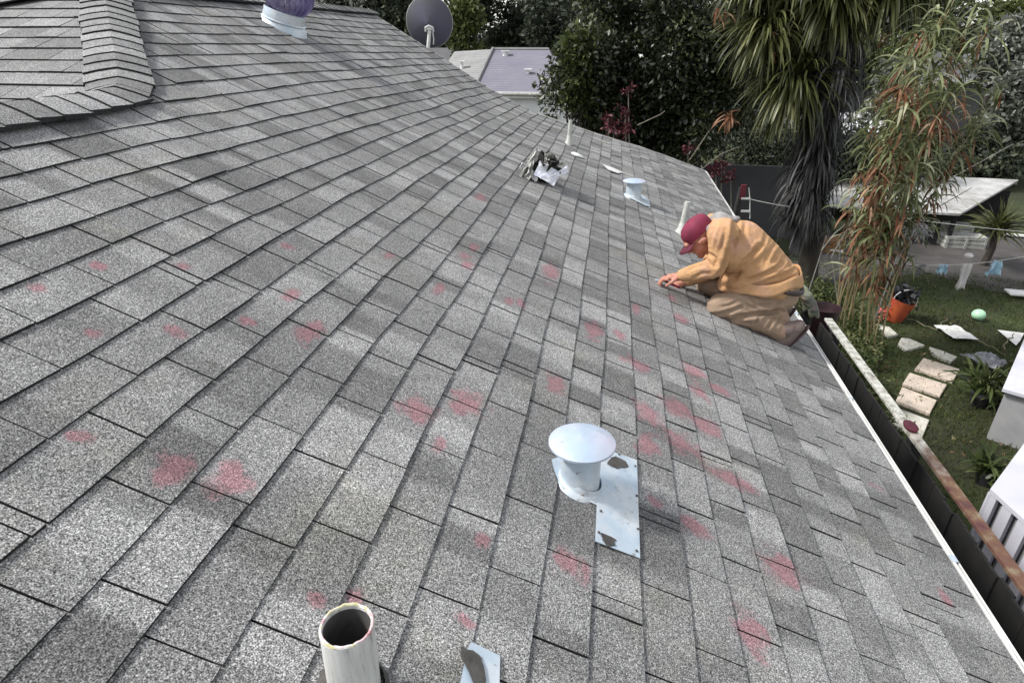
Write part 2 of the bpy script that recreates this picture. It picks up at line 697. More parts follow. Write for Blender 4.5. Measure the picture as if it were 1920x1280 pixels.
# --- hip face of the taller part (courses parallel to x)
def plane_tabs(name, org, ex, eu, nrm, w0, w1, ncourse, keep, parent, wr=(0.13, 0.30), xmax=None):
    org, ex, eu, nrm = [Vector(v) for v in (org, ex, eu, nrm)]
    cl = []
    for kk in range(ncourse):
        x = w0 + random.uniform(-0.2, 0)
        while x < w1:
            wd = random.uniform(*wr)
            x2 = x + wd
            if keep((x + x2) / 2, (kk + 0.5) * EXPO):
                h0 = random.uniform(0.009, 0.014)
                gap = random.choice((0.0, 0.004, 0.005))
                top, bot = [], []
                for ti, h in ((0, h0), (1, 0.002)):
                    tr, br = [], []
                    for s_ in (x + gap / 2, x2 - gap / 2):
                        uu = (kk + ti * 1.08) * EXPO + 0.003 * math.sin(s_ * 3 + kk)
                        q = org + ex * (min(s_, xmax(uu)) if xmax else s_) + eu * uu
                        tr.append(tuple(q + nrm * h))
                        br.append(tuple(q - nrm * 0.006))
                    top.append(tr)
                    bot.append(br)
                cl.append((top, bot, tone_pick(), [[0, 0], [0, 0]], 0.0))
            x = x2
    return build_tabs(name, cl, parent)


sL = 0.5 / 1.3
euL = Vector((0, 1, sL)).normalized()
nL = Vector((0, -sL, 1)).normalized()
PK = HIP0 + HIPD * 1.07                      # peak where hip meets ridge
orgL = Vector((0, HIP0[1] - 2.4, HIP0[2] + GZ - 2.4 * sL))


def keepL(x, u):
    y = orgL.y + u * euL.y
    k_ = (y - HIP0[1]) / 1.3
    if y < HIP0[1]:
        return -6.5 < x < -2.24
    if k_ > 1.10:
        return False
    return (x < HIP0[0] - k_ + 0.08) and x > PK[0] - (1.07 - k_) * 1.9 - 0.1


hipL = plane_tabs('shingled_hip_face', orgL, (1, 0, 0), euL, nL, -6.5, -2.0, 29, keepL, house,
                  xmax=lambda u: HIP0[0] - max(0.0, (orgL.y + u * euL.y - HIP0[1]) / 1.3) - 0.012)
o = mesh_obj('hip_underlay', [(-6.4, orgL.y, orgL.z - 0.006), (HIP0[0] + 0.05, orgL.y, orgL.z - 0.006), (HIP0[0], HIP0[1], HIP0[2] + GZ - 0.006), (PK[0], PK[1], PK[2] + GZ - 0.006), (PK[0] - 2.0, HIP0[1], HIP0[2] + GZ - 0.006)],
             [(0, 1, 2, 3, 4)], M['asphalt_edge'], house)
# back faces behind the ridges, so the roof is a closed volume
B = MB()
zA = float(surf(aofx(RIDGE_A_X, 0), 0)[1]) + GZ
B.add([(RIDGE_A_X, -1.8, zA), (-5.6, -1.8, zA - 1.67), (-5.6, 3.2, zA - 1.67), (HIP0[0], HIP0[1] + 0.05, HIP0[2] + GZ)], [(0, 3, 2, 1)])
B.add([(PK[0], PK[1], PK[2] + GZ), (-3.56, 9.5, RIDGE_Z + GZ), (-6.6, 9.5, RIDGE_Z + GZ - 1.5), (-6.6, 1.6, RIDGE_Z + GZ - 1.5)], [(0, 1, 2, 3)])
B.build('back_slope', M['shingle'], house)


# --- ridge and hip caps
def cap_run(name, p0, p1, dl, dr, expo, parent, wid=0.155, flip=False, curve=None):
    """overlapping bent cap shingles from p0 up to p1; dl, dr: unit vectors down each side"""
    p0, p1 = Vector(p0), Vector(p1)
    L = (p1 - p0).length
    u = (p1 - p0).normalized()
    dl, dr = Vector(dl).normalized(), Vector(dr).normalized()
    nrm = (-(dl + dr)).normalized()
    cl = []
    n = int(L / expo)
    for i in range(n + 1):
        s0 = i * expo
        s1 = s0 + expo * 1.1
        top, bot = [], []
        ww = wid * random.uniform(0.96, 1.04)
        for s_, h in ((s0, random.uniform(0.009, 0.013)), (s1, 0.002)):
            c = p0 + u * s_
            tr, br = [], []
            for d_, t in ((dl, 1.0), (dl, 0.55), (dl, 0.15), (None, 0), (dr, 0.15), (dr, 0.55), (dr, 1.0)):
                if d_ is None:
                    q = c + nrm * 0.006
                else:
                    q = c + d_ * ww * t + nrm * (0.009 if t < 0.3 else 0.013)
                tr.append(tuple(q + nrm * h))
                br.append(tuple(q - nrm * 0.009))
            top.append(tr)
            bot.append(br)
        pt = [[0] * 7, [0] * 7]
        cl.append((top, bot, tone_pick() * 1.05, pt, 0.0))
    return build_tabs(name, cl, parent)


slopeR = Vector((0.9, 0, -0.44)).normalized()
P0w = Vector(HIP0) + Vector((0, 0, GZ + 0.012))
PKw = Vector(PK) + Vector((0, 0, GZ + 0.012))
hu = Vector(HIPD).normalized()
dr = (slopeR - hu * slopeR.dot(hu)).normalized()
dlv = Vector((0, -1, -sL)).normalized()
dl_ = (dlv - hu * dlv.dot(hu)).normalized()
path = [(Vector((RIDGE_A_X + 0.02, -1.6, zA + 0.004)), 0.0), (Vector((RIDGE_A_X + 0.02, 1.2, zA + 0.004)), 0.0), (Vector((RIDGE_A_X + 0.02, 2.0, zA + 0.006)), 0.0), (Vector((-2.245, 2.35, zA + 0.008)), 0.1),
        (Vector((-2.262, 2.58, zA + 0.010)), 0.35), (Vector((-2.295, 2.76, zA + 0.016)), 0.7), (P0w + hu * 0.06, 0.95), (P0w + hu * 0.25, 1.0), (PKw, 1.0)]
pl = [0.0]
for q0, q1 in zip(path[:-1], path[1:]):
    pl.append(pl[-1] + (q1[0] - q0[0]).length)
A_l, A_r = Vector((-0.9, 0, -0.44)).normalized(), slopeR


def on_path(s_):
    s_ = max(0, min(pl[-1] - 1e-4, s_))
    i = max(j for j in range(len(pl) - 1) if pl[j] <= s_)
    f = (s_ - pl[i]) / (pl[i + 1] - pl[i])
    return path[i][0].lerp(path[i + 1][0], f), path[i][1] * (1 - f) + path[i + 1][1] * f


def cap_shingles(name, s_from, s_to, expo, wid=0.15):
    cl = []
    s0 = s_from
    while s0 < s_to:
        top, bot = [], []
        ww = wid * random.uniform(0.96, 1.05)
        tone = tone_pick() * 1.05
        sk = random.uniform(-0.006, 0.006)
        for s_, h in ((s0, random.uniform(0.008, 0.013)), (s0 + expo * 1.12, 0.002)):
            c, wgt = on_path(s_)
            c2, _ = on_path(s_ + 0.05)
            c1, _ = on_path(s_ - 0.05)
            u_ = (c2 - c1).normalized()
            L_ = A_l.lerp(dl_, wgt)
            R_ = A_r.lerp(dr, wgt)
            L_ = (L_ - u_ * L_.dot(u_)).normalized()
            R_ = (R_ - u_ * R_.dot(u_)).normalized()
            nn = (-(L_ + R_)).normalized()
            tr_, br_ = [], []
            for d_, t in ((L_, 1.0), (L_, 0.6), (L_, 0.25), (None, 0), (R_, 0.25), (R_, 0.6), (R_, 1.0)):
                if d_ is None:
                    q = c + nn * 0.004 + u_ * 0
                else:
                    q = c + d_ * ww * t + nn * (0.008 if t < 0.3 else 0.012) + u_ * sk * t
                tr_.append(tuple(q + nn * h))
                br_.append(tuple(q - nn * 0.010))
            top.append(tr_)
            bot.append(br_)
        cl.append((top, bot, tone, [[0] * 7, [0] * 7], 0.0))
        s0 += expo
    return build_tabs(name, cl, house)


cap_shingles('ridge_cap', 0.0, pl[5], 0.132)
cap_shingles('hip_cap', pl[5] + 0.03, pl[-1], 0.116)
cap_run('ridge_cap', PKw, Vector((-3.56, 9.5, RIDGE_Z + GZ + 0.012)), Vector((-0.9, 0, -0.44)), slopeR, 0.135, house)
# far hip of the taller part, down to the left
lh = Vector((-1.9, -1.39, -0.535)).normalized()
cap_run('hip_cap', PKw + lh * 2.2, PKw + lh * 0.1, Vector((0.5, -0.9, -0.2)), Vector((-0.8, 0.3, -0.5)), 0.13, house)

# --- eave: drip edge, gutter board, fascia, walls
B = MB()
ez = -1.92 + GZ
for (x0, x1, z0, z1) in ((1.487, 1.497, ez - 0.004, ez + 0.009), (1.4975, 1.5005, ez - 0.075, ez - 0.002)):
    B.hexa([(x0, -1.8, z0), (x1, -1.8, z0), (x1, 10.22, z0), (x0, 10.22, z0), (x0, -1.8, z1), (x1, -1.8, z1), (x1, 10.22, z1), (x0, 10.22, z1)])
B.build('drip_edge', M['white_metal'], house)
B = MB()
B.hexa([(1.486, -1.8, ez - 0.22), (1.4970, -1.8, ez - 0.22), (1.4970, 10.2, ez - 0.22), (1.486, 10.2, ez - 0.22), (1.486, -1.8, ez - 0.01), (1.4970, -1.8, ez - 0.01), (1.4970, 10.2, ez - 0.01), (1.486, 10.2, ez - 0.01)])
B.build('fascia', M['white_metal'], house)
B = MB()
gx = 1.501
prof = [(0.0, 0.0), (0.0, -0.03), (0.010, -0.03), (0.014, -0.012), (0.014, 0.008), (0.011, 0.008), (0.010, -0.012), (0.008, -0.026), (0.003, -0.026), (0.003, 0.0)]
n_ = len(prof)
vv = [(gx + a, yy, ez - 0.004 + b) for yy in (-1.8, 10.2) for a, b in prof]
B.add(vv, [(i, (i + 1) % n_, n_ + (i + 1) % n_, n_ + i) for i in range(n_)])
B.build('gutter', M['white_metal'], house)
for i, yy in enumerate((0.9, 2.1, 3.35, 4.6, 5.9, 7.2, 8.5, 9.7)):
    B = MB()
    B.box((1.4965, yy, ez + 0.010), (0.024, 0.035 if i % 2 else 0.012, 0.003))
    B.build('edge_clip', M['galv_plain'], house)
B = MB()
for i in range(len(FPR) - 2):
    (xa, za, ya), (xb, zb, yb) = FPR[i], FPR[i + 1]
    for (o1, o2, dz0, dz1) in ((0.0, 0.02, -0.16, 0.004),):
        B.hexa([(xa, ya + o1, za + GZ + dz0), (xb, yb + o1, zb + GZ + dz0), (xb, yb + o2, zb + GZ + dz0), (xa, ya + o2, za + GZ + dz0),
                (xa, ya + o1, za + GZ + dz1), (xb, yb + o1, zb + GZ + dz1), (xb, yb + o2, zb + GZ + dz1), (xa, ya + o2, za + GZ + dz1)])
B.build('rake_board', M['white_metal'], house)
B = MB()
B.hexa([(-5.2, -1.6, 0), (1.05, -1.6, 0), (1.05, 9.0, 0), (-5.2, 9.0, 0), (-5.2, -1.6, 2.5), (1.05, -1.6, 2.5), (1.05, 9.0, 2.5), (-5.2, 9.0, 2.5)])
B.add([(-5.2, 9.0, 2.5), (1.05, 9.0, 2.5), (-1.2, 9.0, 3.4), (-3.5, 9.0, 4.6)], [(0, 3, 2, 1)])
B.build('wall', M['wall'], house)
#SECTION2

# ================================================================ things on the roof
def stake(px, py):
    """roof point under a survey mark"""
    return unproj_roof(px, py)


def plate(name, marks, m, parent, lift=0.016, th=0.002, holes=None):
    P = [stake(*q) for q in marks]
    P = [p + Vector((0, 0, lift)) for p in P]
    n = len(P)
    B = MB()
    B.add([*P, *[p - Vector((0, 0, th)) for p in P]], [list(range(n)), list(range(2 * n - 1, n - 1, -1))] + [(i, i + n, (i + 1) % n + n, (i + 1) % n) for i in range(n)])
    o = B.build(name, m, parent)
    return o


def ragged(cx, cy, rx, ry, n=14, seed=0, rot=0.4):
    rr = random.Random(seed)
    out = []
    for i in range(n):
        t = 2 * math.pi * i / n
        k = 0.9 + 0.22 * math.sin(2.0 * t + seed) + 0.16 * math.sin(3.0 * t + 2 * seed) + rr.uniform(-0.10, 0.10)
        x, y = math.cos(t) * rx * k, math.sin(t) * ry * k
        out.append((cx + x * math.cos(rot) - y * math.sin(rot), cy + x * math.sin(rot) + y * math.cos(rot)))
    return out


def flue(name, px, py, r, h, capr, label, group, marks=None, tars=(), lean=0.0, seed=1):
    b = stake(px, py)
    root = empty(name, b, label, 'roof vent', group)
    B = MB()
    top = b + Vector((lean, 0, h))
    B.tube([b - Vector((0, 0, 0.03)), b + Vector((0, 0, 0.02)), b + Vector((lean * .9, 0, h * 0.97))], [r * 1.05, r, r * 0.98], 28, cap=False)
    B.build('flue_pipe', M['galv'], root, True)
    B = MB()
    fr = roof_frame(b.x, b.y)
    B.lathe(b + Vector((0, 0, 0.012)), [(r * 1.32, -0.010), (r * 1.22, 0.003), (r * 1.08, 0.010), (r * 1.02, 0.03)], 28, M3=fr)
    B.build('collar', M['galv'], root, True)
    B = MB()
    B.lathe(top, [(0.0, 0.022), (capr * 0.5, 0.016), (capr * 0.93, 0.004), (capr, 0.0), (capr, -0.007), (capr * 0.93, -0.004), (0, 0.010)], 40)
    B.lathe(top - Vector((0, 0, 0.026)), [(r * 0.8, 0), (r * 0.8, 0.03)], 20)
    B.build('rain_cap', M['cap_metal'], root, True)
    if marks:
        plate('flashing', marks, M['galv'], root)
        for i, (cx, cy, rx, ry) in enumerate(tars):
            plate('tar_patch', ragged(cx, cy, rx, ry, 13, seed + i), M['tar'], root, lift=0.019, th=0.002)
    return root


M['cap_metal'] = metal_mat('cap_metal', (0.42, 0.52, 0.64), (0.55, 0.54, 0.62))
flue('capped_flue_vent', 1086, 915, 0.062, 0.17, 0.102, 'large pale blue capped flue vent with tarred flashing, in the foreground', 'capped metal vents on the roof',
     [(1034, 872), (1038, 890), (1052, 920), (1080, 941), (1118, 957), (1115, 1022), (1199, 1057), (1193, 873), (1148, 856), (1095, 852)],
     [(1158, 878, 24, 9), (1140, 1023, 20, 9)], seed=4)
flue('capped_flue_vent', 1187, 372, 0.075, 0.17, 0.112, 'small far white capped flue vent with a strip of flashing, beyond the kneeling worker', 'capped metal vents on the roof',
     [(1176, 362), (1180, 374), (1210, 389), (1219, 391), (1217, 378), (1196, 364)], seed=9)

nails = [(1190, 884), (1193, 940), (1195, 1000), (1192, 1046), (1122, 1012), (1150, 1032), (1126, 968), (1160, 862)]
fv = [o_ for o_ in COL.objects if o_.name == 'capped_flue_vent'][0]
for nx_, ny_ in nails:
    q = stake(nx_, ny_) + Vector((0, 0, 0.018))
    B = MB()
    B.lathe(q, [(0.0045, 0.0), (0.004, 0.0015), (0.0, 0.002)], 10, M3=roof_frame(q.x, q.y))
    B.build('nail_head', M['tar'], fv, True)

# open pipe in the foreground
b = stake(668, 1302)
top = atY(650, 1172, b.y + 0.004)
pipe = empty('open_vent_pipe', b, 'dirty white open ended vent pipe with a chipped painted rim, in the foreground', 'vent pipe')
B = MB()
axis = [b - Vector((0, 0, 0.05)), b.lerp(top, 0.5), top]
n = 40
ro, ri = 0.0475, 0.0425
prof = [(ro, b.z - 0.05), (ro, top.z - 0.003), (ro - 0.001, top.z)]
jag = [random.uniform(-0.0025, 0.0015) for _ in range(n)]
vv, ff = [], []
rings = [(ro, b.z - 0.05, 0), (ro, (b.z + top.z) / 2, 0), (ro, top.z - 0.006, 0), (ro - 0.0006, top.z, 1), (ri + 0.0006, top.z, 1), (ri, top.z - 0.008, 0), (ri, b.z - 0.3, 0)]
for r_, z_, j_ in rings:
    f_ = (z_ - b.z) / (top.z - b.z)
    cx, cy = b.x + (top.x - b.x) * f_, b.y + (top.y - b.y) * f_
    for k in range(n):
        t = 2 * math.pi * k / n
        vv.append((cx + r_ * math.cos(t), cy + r_ * math.sin(t), z_ + (jag[k] if j_ else 0)))
for i in range(len(rings) - 1):
    for k in range(n):
        k2 = (k + 1) % n
        ff.append((i * n + k, i * n + k2, (i + 1) * n + k2, (i + 1) * n + k))
o = mesh_obj('pipe_tube', vv[:6 * n], ff[:5 * n], M['stained_pipe'], pipe, True)
vi = [((x - top.x) * 0.995 + top.x, (y - top.y) * 0.995 + top.y, z) for (x, y, z) in vv[5 * n:]]
M['dark_bore'] = simple('dark_inside', (0.10, 0.095, 0.09), (0.045, 0.042, 0.04), 16, 0.85)  # bore wall coloured much darker than the outer tube
mesh_obj('pipe_bore', vi + [(top.x, top.y, b.z - 0.3)], [(k, (k + 1) % n, n + (k + 1) % n, n + k) for k in range(n)] + [(n + k, n + (k + 1) % n, 2 * n) for k in range(n)], M['dark_bore'], pipe, True)
m_, nt, bs = mat('painted_rim')
c = ramp(nt, noise_node(nt, 13, 5, 0.7), [(0.36, (0.62, 0.62, 0.60)), (0.46, (0.50, 0.45, 0.22)), (0.50, (0.68, 0.68, 0.66)), (0.66, (0.42, 0.12, 0.15))])
nt.links.new(c, bs.inputs['Base Color'])
bs.inputs['Roughness'].default_value = 0.5
M['painted_rim'] = m_
B = MB()
pts = [Vector((top.x + (ro + ri) / 2 * math.cos(2 * math.pi * k / n), top.y + (ro + ri) / 2 * math.sin(2 * math.pi * k / n), top.z + 0.0008 + jag[k])) for k in range(n)]
B.tube(pts + [pts[0]], 0.0032, 6)
B.build('rim', m_, pipe, True)
B = MB()
fr = roof_frame(b.x, b.y)
B.lathe(b + Vector((0, 0, 0.012)), [(0.072, -0.006), (0.066, 0.008), (0.056, 0.018), (0.049, 0.03)], 30, M3=fr)
B.build('rubber_boot', M['tar'], pipe, True)
plate('flashing', [(876, 1232), (884, 1216), (938, 1241), (936, 1330), (862, 1300)], M['galv'], pipe)
plate('tar_patch', [(868, 1225), (878, 1236), (888, 1232), (900, 1246), (908, 1262), (912, 1290), (906, 1320), (890, 1300), (880, 1275), (868, 1255), (864, 1240)], M['tar'], pipe, lift=0.021, th=0.004)

# boots with pipes
def boot_pipe(name, px, py, tx, ty, r, label, fl=2.4):
    b = stake(px, py)
    t = atY(tx, ty, b.y + 0.02)
    root = empty(name, b, label, 'vent pipe', 'uncapped grey vent pipes on the roof')
    B = MB()
    B.tube([b - Vector((0, 0, 0.03)), b.lerp(t, 0.3), b.lerp(t, 0.7), t], [r * 1.02, r, r, r * 0.98], 20, cap=True)
    B.build('pipe_tube', M['grey_pipe'], root, True)
    B = MB()
    M3 = (t - b).normalized().to_track_quat('Z', 'Y').to_matrix()
    B.lathe(b + Vector((0, 0, 0.008)), [(r * fl, -0.01), (r * fl * 0.8, 0.015), (r * 1.35, 0.05), (r * 1.06, 0.10)], 20, M3=M3)
    B.build('lead_boot', M['grey_pipe'], root, True)
    return root


boot_pipe('vent_pipe', 1066, 272, 1070, 225, 0.024, 'thin white vent pipe with a flared boot, standing near the far roof edge')
boot_pipe('vent_pipe', 1276, 440, 1290, 378, 0.027, 'leaning pale grey vent pipe just behind the red cap of the worker')
o = plate('sheet_scrap', [(1130, 312), (1148, 318), (1168, 327), (1158, 329), (1140, 322)], M['white_metal'], None, lift=0.022)
tag(o, 'thin white strip of metal lying on the shingles left of the far capped vent', 'metal scrap')
B = MB()
p = stake(1082, 294)
fr = roof_frame(p.x, p.y)
B.lathe(p + Vector((0, 0, 0.012)), [(0.075, 0.0), (0.07, 0.012), (0.045, 0.022), (0.0, 0.026)], 16, M3=fr @ Matrix.Diagonal((1.0, 0.8, 1.0)))
tag(B.build('sealant_lid', M['white_metal'], None, True), 'small round white lid lying on the shingles below the thin far pipe', 'lid')

# turbine ventilator by the ridge
b = stake(530, 52)
tv = empty('turbine_ventilator', b, 'round turbine ventilator with dark purple vanes on a white collar near the ridge', 'roof ventilator')
M['turb'] = simple('oxidised_vanes', (0.20, 0.17, 0.33), (0.42, 0.38, 0.55), 14, 0.35, 0.6)
ax = Matrix.Rotation(R(19), 3, 'Y')
B = MB()
B.lathe(b, [(0.235, -0.07), (0.20, 0.02), (0.180, 0.045), (0.192, 0.055), (0.180, 0.065), (0.175, 0.14)], 36, M3=ax)
B.build('collar', M['galv'], tv, True)
B = MB()
hc = b + ax @ Vector((0.03, -0.03, 0.105))
for i in range(26):
    t = 2 * math.pi * i / 26
    pts0, pts1 = [], []
    for j in range(9):
        ph = -math.pi / 2 + math.pi * (j + 0.6) / 9.4
        r_ = 0.215 * math.cos(ph) ** 0.8 if math.cos(ph) > 0 else 0.01
        z_ = 0.17 + 0.17 * math.sin(ph)
        pts0.append(hc + ax @ Vector((r_ * math.cos(t), r_ * math.sin(t), z_)))
        pts1.append(hc + ax @ Vector((r_ * 0.90 * math.cos(t + 0.20), r_ * 0.90 * math.sin(t + 0.20), z_)))
    B.add(pts0 + pts1, [(j, j + 1, j + 10, j + 9) for j in range(8)])
o = B.build('vanes', M['turb'], tv, True)
B = MB()
B.lathe(hc, [(0.0, 0.36), (0.09, 0.35), (0.10, 0.335), (0.0, 0.33)], 24, M3=ax)
B.build('turbine_top', M['turb'], tv, True)
plate('flashing', [(556, 52), (566, 57), (577, 66), (559, 66), (548, 60)], M['white_metal'], tv, lift=0.018)

# crumpled heap of torn-off material
b = stake(1018, 340)
heap = empty('scrap_heap', b, 'crumpled heap of torn black tar paper and bent pale metal flashing lying on the shingles', 'scrap heap')


def crumple(c, sx, sy, nx, ny, rot, amp, seed, fold=0.0):
    rr = random.Random(seed)
    V, F = [], []
    for i in range(nx + 1):
        for j in range(ny + 1):
            u, v = (i / nx - 0.5), (j / ny - 0.5)
            z = amp * mnoise.noise(Vector((u * 3.2 + seed, v * 3.2, seed * 1.7))) + fold * abs(u) * 2
            q = Vector((u * sx, v * sy, z)) + Vector((rr.uniform(-1, 1), rr.uniform(-1, 1), rr.uniform(-1, 1))) * amp * 0.13
            V.append(tuple(c + rot @ q))
    for i in range(nx):
        for j in range(ny):
            a = i * (ny + 1) + j
            F.append((a, a + ny + 1, a + ny + 2, a + 1))
    return V, F


from mathutils import Euler
M['felt'] = simple('black_felt', (0.010, 0.010, 0.009), (0.025, 0.025, 0.020), 20, 0.85)
M['bent'] = simple('bent_flashing', (0.62, 0.66, 0.80), (0.82, 0.82, 0.84), 9, 0.4, 0.1)
M['greysheet'] = simple('dusty_sheet', (0.50, 0.50, 0.46), (0.25, 0.25, 0.23), 12, 0.7)


def sheet(kind, dx, dy, dz, sx, sy, e, amp, seed, m, fold=0.0):
    c = b + Vector((dx, dy, dz))
    V, F = crumple(c, sx, sy, 9, 9, Euler([R(v) for v in e]).to_matrix(), amp, seed, fold)
    o = mesh_obj(kind, V, F, m, heap)
    so = o.modifiers.new('thickness', 'SOLIDIFY')
    so.thickness = 0.003
    return o


for i in range(6):
    rr = random.Random(40 + i)
    sheet('tar_paper', rr.uniform(-.07, .10), rr.uniform(-.08, .10), rr.uniform(0.06, 0.15), rr.uniform(.13, .20), rr.uniform(.10, .18), (rr.uniform(-70, 70), rr.uniform(-80, 60), rr.uniform(0, 180)), 0.16, 3 + i, M['felt'], 0.06)
sheet('metal_sheet', 0.05, -0.17, 0.10, 0.19, 0.14, (50, 28, 10), 0.02, 31, M['bent'])
sheet('metal_sheet', 0.15, -0.14, 0.09, 0.05, 0.22, (60, 70, 20), 0.02, 37, M['bent'])
sheet('metal_sheet', -0.13, -0.12, 0.12, 0.05, 0.30, (70, 50, 30), 0.05, 32, M['greysheet'])
sheet('metal_sheet', -0.08, -0.13, 0.16, 0.04, 0.26, (80, 30, 40), 0.05, 33, M['greysheet'])
sheet('metal_sheet', -0.17, 0.03, 0.09, 0.09, 0.08, (30, 60, 20), 0.03, 34, M['white_metal'])
sheet('metal_sheet', 0.04, -0.08, 0.19, 0.05, 0.09, (60, 10, 0), 0.04, 35, M['greysheet'])
sheet('metal_sheet', 0.14, 0.05, 0.14, 0.03, 0.10, (40, 80, 0), 0.03, 36, M['greysheet'])
sheet('metal_sheet', -0.06, -0.15, 0.07, 0.04, 0.10, (60, 20, 70), 0.03, 39, M['white_metal'])

# satellite dish on a white mast beyond the rake
mb = atY(802, 98, 9.62)
dish = empty('satellite_dish', mb, 'dark round satellite dish on a white mast at the far roof edge', 'satellite dish')
M['dish'] = simple('dish_mesh', (0.075, 0.075, 0.085), (0.10, 0.095, 0.15), 2.2, 0.7, 0.2)
B = MB()
mt = atY(806, 55, 9.62)
B.tube([mb - Vector((0, 0, 0.6)), mb, mb.lerp(mt, 0.5), mt], 0.026, 14)
B.build('mast', M['white_metal'], dish, True)
B = MB()
B.box(mt + Vector((0, 0, 0.01)), (0.08, 0.07, 0.04))
B.tube([mt + Vector((-0.06, -0.02, -0.03)), mt + Vector((-0.055, -0.04, 0.02)), mt + Vector((0.0, -0.05, 0.045)), mt + Vector((0.055, -0.04, 0.02)), mt + Vector((0.06, -0.02, -0.03))], 0.012, 8)
B.tube([mt + Vector((0.04, 0, -0.03)), mt + Vector((0.05, 0.0, -0.14)), mt + Vector((0.04, 0, -0.2))], 0.008, 8)
B.build('bracket', M['white_metal'], dish, True)
dc = atY(803, 43, 9.80)
face = Vector((-0.05, 1, 0.12)).normalized().to_track_quat('Z', 'Y').to_matrix()
B = MB()
Rr = 0.345
B.lathe(dc - Vector((0, 0, 0.0)), [(0.0, -0.02), (Rr * 0.3, 0.0), (Rr * 0.6, 0.030), (Rr * 0.85, 0.060), (Rr, 0.085), (Rr * 1.012, 0.080), (Rr * 0.85, 0.050), (Rr * 0.6, 0.02), (Rr * 0.3, -0.015), (0, -0.035)], 48, M3=face)
B.build('reflector', M['dish'], dish, True)
B = MB()
rimp = [dc + face @ Vector((Rr * math.cos(t), Rr * math.sin(t), 0.084)) for t in [2 * math.pi * k / 48 for k in range(49)]]
B.tube(rimp, 0.007, 6)
B.build('rim', M['greysheet'], dish, True)
B = MB()
fe = dc + Vector((0, 0.45, 0.0))
B.tube([dc + face @ Vector((0, -Rr * .95, 0.075)), fe], 0.012, 6)
B.tube([fe, fe + Vector((0, 0.1, 0.0))], 0.03, 8)
B.build('feed_arm', M['greysheet'], dish)

# ================================================================ the worker
def skinmesh(name, parts, m, parent, voxel=0.008, smooth=6, disp=None, lbl=None):
    """one continuous surface grown round a posed set of tapered limbs"""
    B = MB()
    for p in parts:
        if p[0] == 'c':                      # tapered limb
            pts = [Vector(q) for q in p[1]]
            rr = p[2]
            # resample
            P, Q = [], []
            for i in range(len(pts) - 1):
                for s_ in range(5):
                    t = s_ / 5
                    P.append(pts[i].lerp(pts[i + 1], t))
                    Q.append(rr[i] + (rr[i + 1] - rr[i]) * t)
            P.append(pts[-1])
            Q.append(rr[-1])
            B.tube(P, Q, 14)
            for q, r_ in zip(pts, rr):
                B.lathe(q, [(0.0001, -r_)] + [(r_ * math.cos(a), r_ * math.sin(a)) for a in [R(v) for v in (-65, -40, -15, 15, 40, 65)]] + [(0.0001, r_)], 12)
        elif p[0] == 'e':                    # ellipsoid: centre, radii, rotation
            c, rad, e = Vector(p[1]), p[2], p[3]
            M3 = Euler([R(v) for v in e]).to_matrix() @ Matrix.Diagonal(rad)
            B.lathe(c, [(0.0001, -1)] + [(math.cos(a), math.sin(a)) for a in [R(v) for v in (-75, -55, -35, -15, 15, 35, 55, 75)]] + [(0.0001, 1)], 20, M3=M3)
    o = mesh_obj(name, B.v, B.f, m, parent, True)
    r = o.modifiers.new('surface', 'REMESH')
    r.mode = 'VOXEL'
    r.voxel_size = voxel
    r.use_smooth_shade = True
    s_ = o.modifiers.new('smooth', 'SMOOTH')
    s_.factor = 0.5
    s_.iterations = smooth
    if disp:
        for (sc, st, typ) in disp:
            tx = D.textures.new(name + '_fold', 'CLOUDS')
            tx.noise_type = 'HARD_NOISE' if typ else 'SOFT_NOISE'
            tx.noise_scale = sc
            tx.noise_depth = 2
            dm = o.modifiers.new('folds', 'DISPLACE')
            dm.texture = tx
            dm.strength = st
            dm.mid_level = 0.5
            dm.texture_coords = 'LOCAL'
    return o


m_, nt, bs = mat('canvas_jacket')
f1 = noise_node(nt, 7, 3)
c = mix(nt, math_(nt, 'MULTIPLY', math_(nt, 'SUBTRACT', f1, 0.52), 4.0, clamp=True), (0.53, 0.305, 0.150), (0.57, 0.33, 0.235))
nt.links.new(mix(nt, math_(nt, 'MULTIPLY', math_(nt, 'SUBTRACT', noise_node(nt, 14, 4), 0.56), 3.0, clamp=True), c, (0.42, 0.25, 0.13)), bs.inputs['Base Color'])
bs.inputs['Roughness'].default_value = 0.9
bump(nt, bs, noise_node(nt, 34, 6, 0.75), 0.012, 0.9)
M['jacket'] = m_
m_, nt, bs = mat('khaki_trousers')
f1 = noise_node(nt, 6, 3)
c = mix(nt, math_(nt, 'MULTIPLY', math_(nt, 'SUBTRACT', f1, 0.55), 5.0, clamp=True), (0.30, 0.215, 0.150), (0.44, 0.24, 0.19))
nt.links.new(mix(nt, math_(nt, 'MULTIPLY', math_(nt, 'SUBTRACT', noise_node(nt, 20, 4), 0.54), 3.0, clamp=True), c, (0.24, 0.16, 0.105)), bs.inputs['Base Color'])
bs.inputs['Roughness'].default_value = 0.92
bump(nt, bs, noise_node(nt, 26, 5, 0.7), 0.009, 0.7)
M['trousers'] = m_
M['skin'] = simple('skin', (0.50, 0.24, 0.17), (0.42, 0.17, 0.12), 18, 0.55)
M['cap_red'] = simple('red_cap', (0.22, 0.020, 0.055), (0.13, 0.012, 0.032), 12, 0.8)
M['hood'] = simple('grey_hood', (0.32, 0.31, 0.30), (0.22, 0.21, 0.21), 20, 0.9)
M['shoe'] = simple('dusty_shoe', (0.13, 0.085, 0.08), (0.20, 0.16, 0.14), 20, 0.8)
M['sole'] = simple('shoe_sole', (0.05, 0.028, 0.03), (0.09, 0.05, 0.05), 20, 0.8)
M['belt'] = simple('dark_belt', (0.03, 0.02, 0.02), (0.06, 0.045, 0.04), 20, 0.6)


